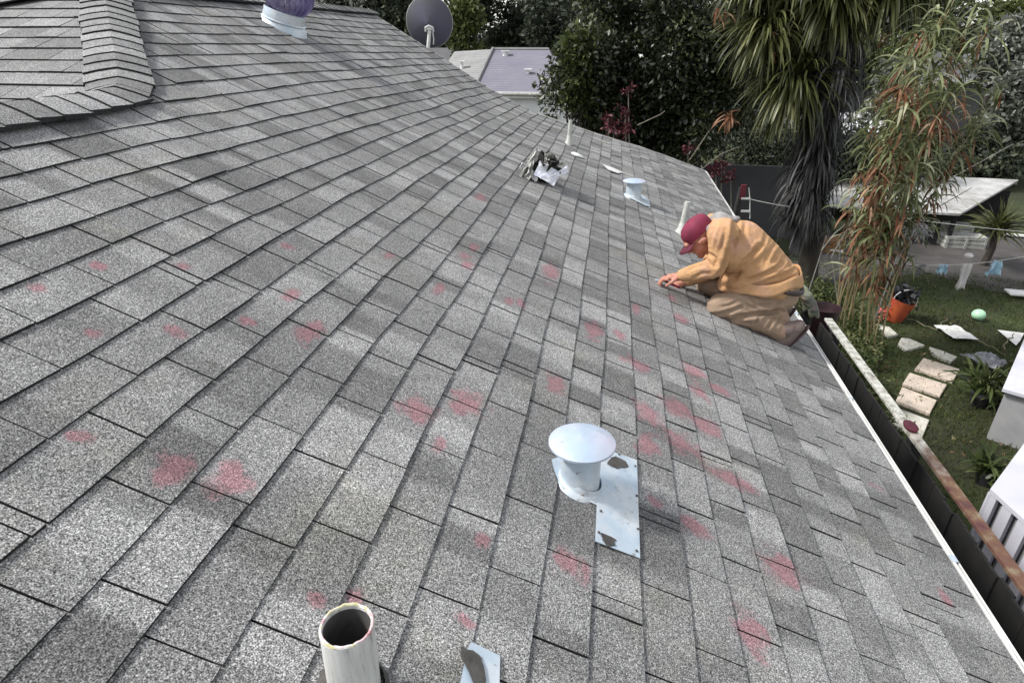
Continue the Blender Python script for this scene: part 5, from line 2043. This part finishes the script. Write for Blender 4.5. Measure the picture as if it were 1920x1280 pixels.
# small spiky plant under the white shed roof
q = atY(1868, 430, 14.5)
sp = empty('spiky_plant', (q.x, 14.5, 0), 'dark green spiky rosette plant in front of the white shed roof', 'plant')
n_ = 170
g = np.random.default_rng(18)
d_ = np.stack([g.normal(size=n_), g.normal(size=n_), g.uniform(-0.1, 1.6, n_)], 1)
straps('leaves', np.array(q)[None] + g.normal(size=(n_, 3)) * 0.05, d_, g.uniform(0.4, 0.85, n_), 0.04, m_strap, sp, 0.8, 5, 18)
B = MB()
B.tube([(q.x, 14.5, 0), (q.x + 0.05, 14.5, q.z * 0.5), tuple(q)], [0.09, 0.07, 0.06], 9)
B.build('trunk', m_bark, sp, True)

# --- neighbour structures on the right
def slab_roof(name, marks, zf, zb, th, m, root):
    P = [atZ(*marks[0], zf), atZ(*marks[1], zf), atZ(*marks[2], zb), atZ(*marks[3], zb)]
    B = MB()
    B.hexa([p - Vector((0, 0, th)) for p in P] + P)
    B.build(name, m, root)
    return P


m_, nt, bs = mat('whitewashed_tin')
tct = N(nt, 'ShaderNodeTexCoord')
sxt = N(nt, 'ShaderNodeSeparateXYZ')
nt.links.new(tct.outputs['Object'], sxt.inputs[0])
wv = math_(nt, 'SINE', math_(nt, 'MULTIPLY', sxt.outputs[0], 42.0))
c = ramp(nt, noise_node(nt, 1.6, 6, 0.8), [(0.38, (0.24, 0.235, 0.22)), (0.52, (0.42, 0.42, 0.41)), (0.68, (0.52, 0.52, 0.52))])
c = mix(nt, math_(nt, 'MULTIPLY', math_(nt, 'SUBTRACT', noise_node(nt, 7, 5, 0.8), 0.6), 5.0, clamp=True), c, (0.14, 0.12, 0.09))
nt.links.new(c, bs.inputs['Base Color'])
bs.inputs['Roughness'].default_value = 0.7
bump(nt, bs, wv, 0.006, 0.4)
M['tin'] = m_
q = atZ(1720, 390, 0.9)
sh = empty('low_shed', (q.x, q.y, 0), 'low open shed with a flat pale roof at the back of the yard', 'shed')
P = slab_roof('roof', [(1536, 384), (1800, 401), (1884, 405), (1620, 300)][:2] + [(1910, 337), (1590, 322)], 0.85, 1.05, 0.05, M['tin'], sh)
P2 = [P[0], P[1], P[2], P[3]]
for pp in P2:
    B = MB()
    qq = pp.lerp(sum(P2, Vector()) / 4, 0.06)
    B.box((qq.x, qq.y, 0.38), (0.08, 0.08, 0.74))
    B.build('post', M['wood_dark'], sh)
B = MB()
a_, b_ = P2[3].lerp(P2[0], 0.1), P2[2].lerp(P2[1], 0.1)
B.hexa([(a_.x, a_.y, 0), (b_.x, b_.y, 0), (b_.x, b_.y + 0.05, 0), (a_.x, a_.y + 0.05, 0), (a_.x, a_.y, 0.8), (b_.x, b_.y, 0.8), (b_.x, b_.y + 0.05, 0.8), (a_.x, a_.y + 0.05, 0.8)])
B.build('back_wall', M['wood_dark'], sh)
# crates under it
for (px, py, w_, h_, lb, mm) in ((1800, 462, 0.9, 0.30, 'grey crate on the dark ground under the low shed roof', M['greysheet']), (1790, 440, 0.6, 0.30, 'upper grey crate with dark gaps, standing behind the lower crate', M['greysheet']), (1555, 470, 0.5, 0.3, 'brown wooden box beside the palm trunk', simple('brown_box', (0.26, 0.14, 0.06), (0.14, 0.07, 0.03), 6, 0.8))):
    q = atZ(px, py, 0.0)
    B = MB()
    for k in range(3):
        B.box((q.x, q.y, h_ * (k + 0.5) / 3), (w_, 0.4, h_ / 3 - 0.02))
    for sx_ in (-1, 0, 1):
        B.box((q.x + sx_ * (w_ / 2 - 0.03), q.y - 0.208, h_ / 2), (0.05, 0.014, h_))
    tag(B.build('crate', mm), lb, 'crate')
for i, (px, py, l_, a_, lb) in enumerate(((1548, 455, 0.7, 0.1, 'pale plank lying behind the palm trunk'), (1905, 442, 0.8, -0.2, 'white plank leaning at the right edge behind the clothes line'), (1560, 470, 0.5, -0.5, 'short white plank beside the brown box'), (1915, 553, 0.5, -0.1, 'white tray on the lawn at the right edge'))):
    q = atZ(px, py, 0.05)
    B = MB()
    B.box((q.x, q.y, 0.06 + 0.01 * i), (l_, 0.14 if i < 3 else 0.3, 0.03), rz=a_)
    tag(B.build('plank' if i < 3 else 'tray', M['white_metal']), lb, 'plank' if i < 3 else 'tray')


def hip_house(name, x0, x1, y0, y1, ze, zr, mroof, mwall, label, ov=0.35, wall_top=None):
    root = empty(name, ((x0 + x1) / 2, (y0 + y1) / 2, 0), label, 'house')
    d = min(x1 - x0, y1 - y0) / 2
    if (x1 - x0) > (y1 - y0):
        r0, r1 = (x0 + d, (y0 + y1) / 2, zr), (x1 - d, (y0 + y1) / 2, zr)
    else:
        r0, r1 = ((x0 + x1) / 2, y0 + d, zr), ((x0 + x1) / 2, y1 - d, zr)
    E_ = [(x0, y0, ze), (x1, y0, ze), (x1, y1, ze), (x0, y1, ze)]
    if (x1 - x0) > (y1 - y0):
        F = [(0, 1, 5, 4), (1, 2, 5), (2, 3, 4, 5), (3, 0, 4)]
    else:
        F = [(0, 1, 4), (1, 2, 5, 4), (2, 3, 5), (3, 0, 4, 5)]
    o = mesh_obj('roof', E_ + [r0, r1], F, mroof, root)
    B = MB()
    for i in range(4):
        a, b_ = Vector(E_[i]), Vector(E_[(i + 1) % 4])
        dr_ = (b_ - a).normalized()
        nn = Vector((dr_.y, -dr_.x, 0)) * 0.02
        B.hexa([a + Vector((0, 0, -0.2)), b_ + Vector((0, 0, -0.2)), b_ + nn + Vector((0, 0, -0.2)), a + nn + Vector((0, 0, -0.2)), a - Vector((0, 0, 0.004)), b_ - Vector((0, 0, 0.004)), b_ + nn - Vector((0, 0, 0.004)), a + nn - Vector((0, 0, 0.004))][::1])
    B.build('fascia', M['white_metal'], root)
    B = MB()
    B.hexa([(x0 + ov, y0 + ov, 0), (x1 - ov, y0 + ov, 0), (x1 - ov, y1 - ov, 0), (x0 + ov, y1 - ov, 0), (x0 + ov, y0 + ov, ze - 0.05), (x1 - ov, y0 + ov, ze - 0.05), (x1 - ov, y1 - ov, ze - 0.05), (x0 + ov, y1 - ov, ze - 0.05)])
    B.build('wall', mwall, root)
    return root


def course_roof(name, c1, c2, scale=6.5):
    m, nt, b = mat(name)
    tc = N(nt, 'ShaderNodeTexCoord')
    sx = N(nt, 'ShaderNodeSeparateXYZ')
    nt.links.new(tc.outputs['Object'], sx.inputs[0])
    wv = math_(nt, 'FRACT', math_(nt, 'MULTIPLY', sx.outputs[2], scale * 2.4))
    n = noise_node(nt, 1.3, 5, 0.75)
    c = ramp(nt, n, [(0.35, c1), (0.65, c2)])
    nt.links.new(mix(nt, math_(nt, 'LESS_THAN', wv, 0.14), c, mix(nt, 0.5, c, (0.05, 0.05, 0.06))), b.inputs['Base Color'])
    b.inputs['Roughness'].default_value = 0.9
    return m


M['purple_roof'] = course_roof('purple_grey_shingles', (0.155, 0.148, 0.195), (0.20, 0.192, 0.225))
M['grey_roof'] = course_roof('grey_shingles', (0.20, 0.20, 0.20), (0.28, 0.28, 0.27))
M['dark_roof'] = course_roof('dark_grey_shingles', (0.085, 0.085, 0.09), (0.12, 0.12, 0.125))
M['bright_wall'] = simple('white_wall', (0.82, 0.82, 0.84), (0.74, 0.74, 0.76), 2, 0.8)
zE = 2.75
e0 = atZ(886, 172, zE)
y0 = e0.y
nh = empty('neighbour_house', (e0.x + 4, y0 + 6, 0), 'neighbour house with a purple grey hip roof and white walls', 'house')
e1 = atY(1120, 172, y0)
e1.z = zE
r0 = atY(924, 93, y0 + 5)
r1 = atY(1030, 93, y0 + 5)
r1.z = r0.z
bk0, bk1 = Vector((e0.x, y0 + 10, zE)), Vector((e1.x, y0 + 10, zE))
mesh_obj('roof', [e0, e1, r1, r0, bk0, bk1], [(0, 1, 2, 3), (1, 5, 2), (5, 4, 3, 2), (4, 0, 3)], M['purple_roof'], nh)
B = MB()
B.hexa([Vector((e0.x, y0 - 0.02, zE - 0.20)), Vector((e1.x, y0 - 0.02, zE - 0.20)), Vector((e1.x, y0 + 0.02, zE - 0.20)), Vector((e0.x, y0 + 0.02, zE - 0.20)),
        Vector((e0.x, y0 - 0.02, zE + 0.01)), Vector((e1.x, y0 - 0.02, zE + 0.01)), Vector((e1.x, y0 + 0.02, zE + 0.01)), Vector((e0.x, y0 + 0.02, zE + 0.01))])
B.build('fascia', M['bright_wall'], nh)
B = MB()
B.tube([Vector((e0.x, y0 - 0.09, zE - 0.06)), Vector((e1.x, y0 - 0.09, zE - 0.06))], 0.065, 8)
B.build('gutter', M['greysheet'], nh)
for wx in (0.9, 2.7, 4.6):
    B = MB()
    B.box((e0.x + wx, y0 + 0.285, 1.45), (1.0, 0.03, 1.1))
    wf = B.build('window', M['white_metal'], nh)
    B = MB()
    B.box((e0.x + wx, y0 + 0.265, 1.45), (0.84, 0.012, 0.94))
    B.build('pane', simple('dark_glass', (0.03, 0.035, 0.04), (0.05, 0.055, 0.06), 2, 0.15), wf)
B = MB()
B.hexa([(e0.x + .3, y0 + .3, 0), (e1.x - .3, y0 + .3, 0), (e1.x - .3, y0 + 9.6, 0), (e0.x + .3, y0 + 9.6, 0), (e0.x + .3, y0 + .3, zE - .02), (e1.x - .3, y0 + .3, zE - .02), (e1.x - .3, y0 + 9.6, zE - .02), (e0.x + .3, y0 + 9.6, zE - .02)])
B.build('wall', M['bright_wall'], nh)
# wing to the left with its own hip
wa, wb = atY(800, 150, y0 + 0.5), r0.copy()
wc = atY(852, 97, y0 + 6)
V = [(wa.x, y0 + 1.0, zE), (e0.x + 0.02, y0 + 0.02, zE + 0.004), tuple(r0 + Vector((0, 0, 0.01))), tuple(wc), (wa.x - 1.5, y0 + 8, zE)]
mesh_obj('wing_roof', V, [(0, 1, 2, 3), (0, 3, 4)], M['grey_roof'], nh)
B = MB()
B.tube([Vector(V[1]) + Vector((0, 0, .03)), Vector(V[2]) + Vector((0, 0, .03))], 0.07, 6)
B.tube([r0 + Vector((0, 0, .02)), r1 + Vector((0, 0, .02))], 0.07, 6)
B.build('ridge_tiles', M['grey_roof'], nh)
B = MB()
B.hexa([(wa.x + .3, y0 + 1.4, 0), (e0.x + .28, y0 + 1.4, 0), (e0.x + .28, y0 + 8, 0), (wa.x + .3, y0 + 8, 0), (wa.x + .3, y0 + 1.4, zE - .02), (e0.x + .28, y0 + 1.4, zE - .02), (e0.x + .28, y0 + 8, zE - .02), (wa.x + .3, y0 + 8, zE - .02)])
B.build('wing_wall', M['bright_wall'], nh)
for i, (px, py, Y, k, lb) in enumerate(((948, 103, y0 + 4.2, 1.0, 'white box vent near the top of the purple roof'), (990, 138, y0 + 2.0, 0.9, 'thin white vent pipe on the middle of the purple roof'), (866, 122, y0 + 3.0, 0.9, 'pale pipe vent on the grey wing of the neighbour roof'))):
    c_ = atY(px, py, Y)
    B = MB()
    B.tube([c_ - Vector((0, 0, 0.25)), c_ + Vector((0, 0, 0.12))], 0.07 * k if i else 0.12, 12)
    B.box(c_ + Vector((0, 0, 0.14)), (0.34 * k, 0.3, 0.05))
    B.box(c_ + Vector((0.12, -0.12, -0.24)), (0.55 * k, 0.4, 0.03), M3=Matrix.Rotation(R(13), 3, 'X'))
    tag(B.build('roof_vent', M['white_metal']), lb, 'roof vent')

hip_house('grey_house', atY(1575, 160, 30).x, atY(1655, 160, 30).x + 4.5, 30, 40, 3.0, 4.6, M['dark_roof'], M['dark_roof'], 'grey roofed house partly hidden behind the palm and the reeds')
hip_house('dark_house', atY(835, 90, 50).x - 10, atY(835, 90, 50).x + 6, 48, 56, 2.6, 3.7, M['dark_roof'], M['dark_roof'], 'dark low house roof left of the purple roof')
hip_house('far_grey_house', 16, 30, 30, 42, 3.0, 4.7, M['dark_roof'], M['dark_roof'], 'grey house roof showing behind the shrubs at the right edge')
# pale corrugated lean-to behind the reeds
ct = empty('lean_to', (atY(1640, 225, 24).x, 24, 0), 'pale corrugated lean-to roof behind the reeds', 'lean-to')
m_, nt, bs = mat('corrugated_white')
nt.links.new(ramp(nt, noise_node(nt, 3.0, 5, 0.8), [(0.40, (0.10, 0.10, 0.11)), (0.52, (0.62, 0.62, 0.64)), (0.7, (0.75, 0.75, 0.78))]), bs.inputs['Base Color'])
bs.inputs['Roughness'].default_value = 0.6
a0, a1 = atY(1550, 252, 20), atY(1712, 248, 20)
b0, b1 = atY(1560, 212, 24), atY(1716, 205, 24)
V, F = [], []
nn = 60
for i in range(nn + 1):
    t = i / nn
    for j, (p, q) in enumerate(((a0, a1), (b0, b1))):
        r_ = p.lerp(q, t)
        V.append((r_.x, r_.y, r_.z + 0.025 * math.sin(i * 1.9)))
for i in range(nn):
    F.append((2 * i, 2 * i + 2, 2 * i + 3, 2 * i + 1))
o = mesh_obj('roof', V, F, m_, ct)
so = o.modifiers.new('thickness', 'SOLIDIFY')
so.thickness = 0.02
for p in (a0, a1, b0, b1):
    B = MB()
    B.box((p.x, p.y, p.z / 2 - 0.02), (0.1, 0.1, p.z - 0.06))
    B.build('post', M['wood_dark'], ct)

# dark garden wall and utility post behind the worker
p0, p1 = atY(1375, 340, 16), atY(1500, 340, 16)
B = MB()
B.hexa([(p0.x - 1.0, 16, 0), (p1.x + 0.4, 16, 0), (p1.x + 0.4, 16.12, 0), (p0.x - 1.0, 16.12, 0), (p0.x - 1.0, 16, 1.75), (p1.x + 0.4, 16, 1.75), (p1.x + 0.4, 16.12, 1.75), (p0.x - 1.0, 16.12, 1.75)])
tag(B.build('garden_wall', simple('charcoal_render', (0.075, 0.075, 0.078), (0.055, 0.056, 0.058), 1.5, 0.9)), 'plain dark grey wall between the palm trunk and the roof corner', 'wall')
q = atY(1390, 352, 11.8)
post = empty('utility_post', (q.x, 11.8, 0), 'black post with white brackets standing beyond the eave behind the worker', 'post')
B = MB()
B.tube([(q.x - 0.06, 11.8, 0), (q.x - 0.04, 11.8, q.z * 0.6), tuple(q)], [0.06, 0.055, 0.05], 12)
B.build('pole', simple('black_pole', (0.012, 0.012, 0.013), (0.025, 0.025, 0.025), 8, 0.5), post, True)
B = MB()
for (yy, ln) in ((372, 0.16), (396, 0.16)):
    c_ = atY(1398, yy, 11.75)
    B.box(c_, (ln, 0.03, 0.035))
B.tube([atY(1404, 352, 11.75), atY(1406, 372, 11.75), atY(1406, 410, 11.75)], 0.009, 6)
B.build('bracket', M['white_metal'], post)
B = MB()
B.box(atY(1393, 360, 11.76), (0.09, 0.05, 0.26))
B.build('red_sleeve', simple('maroon_sleeve', (0.16, 0.015, 0.03), (0.09, 0.01, 0.02), 8, 0.6), post)

# post with a draped cloth and a maroon pot behind the worker's back
q = atY(1522, 585, 7.0)
gp = empty('gate_post', (q.x, 7.0, 0), 'grey gate post draped with an olive and tan cloth at the end of the fence', 'post')
B = MB()
B.tube([(q.x - 0.02, 7.0, 0), (q.x, 7.0, q.z * 0.5), tuple(atY(1518, 560, 7.0))], [0.07, 0.062, 0.055], 10, jitter=0.05)
B.build('post_shaft', M['wood_dark'], gp)
m_, nt, bs = mat('olive_cloth')
nt.links.new(ramp(nt, noise_node(nt, 5, 3), [(0.40, (0.20, 0.22, 0.13)), (0.52, (0.13, 0.13, 0.13)), (0.62, (0.36, 0.22, 0.13))]), bs.inputs['Base Color'])
bs.inputs['Roughness'].default_value = 0.9
skinmesh('draped_cloth', [('c', [atY(1503, 540, 6.95), atY(1512, 555, 6.9), atY(1522, 572, 6.9), atY(1532, 592, 6.9)], [0.05, 0.065, 0.055, 0.03]),
                          ('c', [atY(1512, 552, 6.95), atY(1508, 580, 6.95)], [0.05, 0.03]), ('c', [atY(1520, 570, 6.9), atY(1520, 592, 6.9)], [0.045, 0.025])], m_, gp, 0.012, 2, [(0.06, 0.03, 0)])
q = atZ(1548, 590, 0.9)
q = atY(1547, 575, 7.6)
B = MB()
B.lathe((q.x, q.y, 0), [(0.0, 0.0), (0.13, 0.0), (0.18, q.z - 0.03), (0.195, q.z), (0.17, q.z), (0.15, q.z - 0.08), (0.0, q.z - 0.1)], 22)
tag(B.build('maroon_barrel', simple('maroon_plastic', (0.028, 0.010, 0.014), (0.018, 0.008, 0.010), 6, 0.5), None, True), 'tall maroon barrel at the end of the fence beside the weeds', 'barrel')

# dark hedge closing the gap behind the wall
hx0, hx1 = atY(1370, 330, 18.5).x, atY(1720, 330, 18.5).x
hg = empty('hedge', ((hx0 + hx1) / 2, 18.5, 0), 'dark clipped hedge behind the dark grey wall and the palm trunk', 'hedge')
lm = [(hx0 + (hx1 - hx0) * i / 13, 18.5 + 0.2 * math.sin(i * 2.1), 1.35 + 0.15 * math.sin(i * 1.7), 0.55, 0.6, 1.35) for i in range(14)]
leaves('foliage', lm, 16000, 0.11, m_far, hg, 0.5, 0.4, 0.1, 101)
B = MB()
for i in range(0, 14, 2):
    B.tube([(lm[i][0], 18.5, 0), (lm[i][0] + 0.05, 18.5, 1.6)], [0.05, 0.02], 7)
B.build('stems', m_bark, hg)
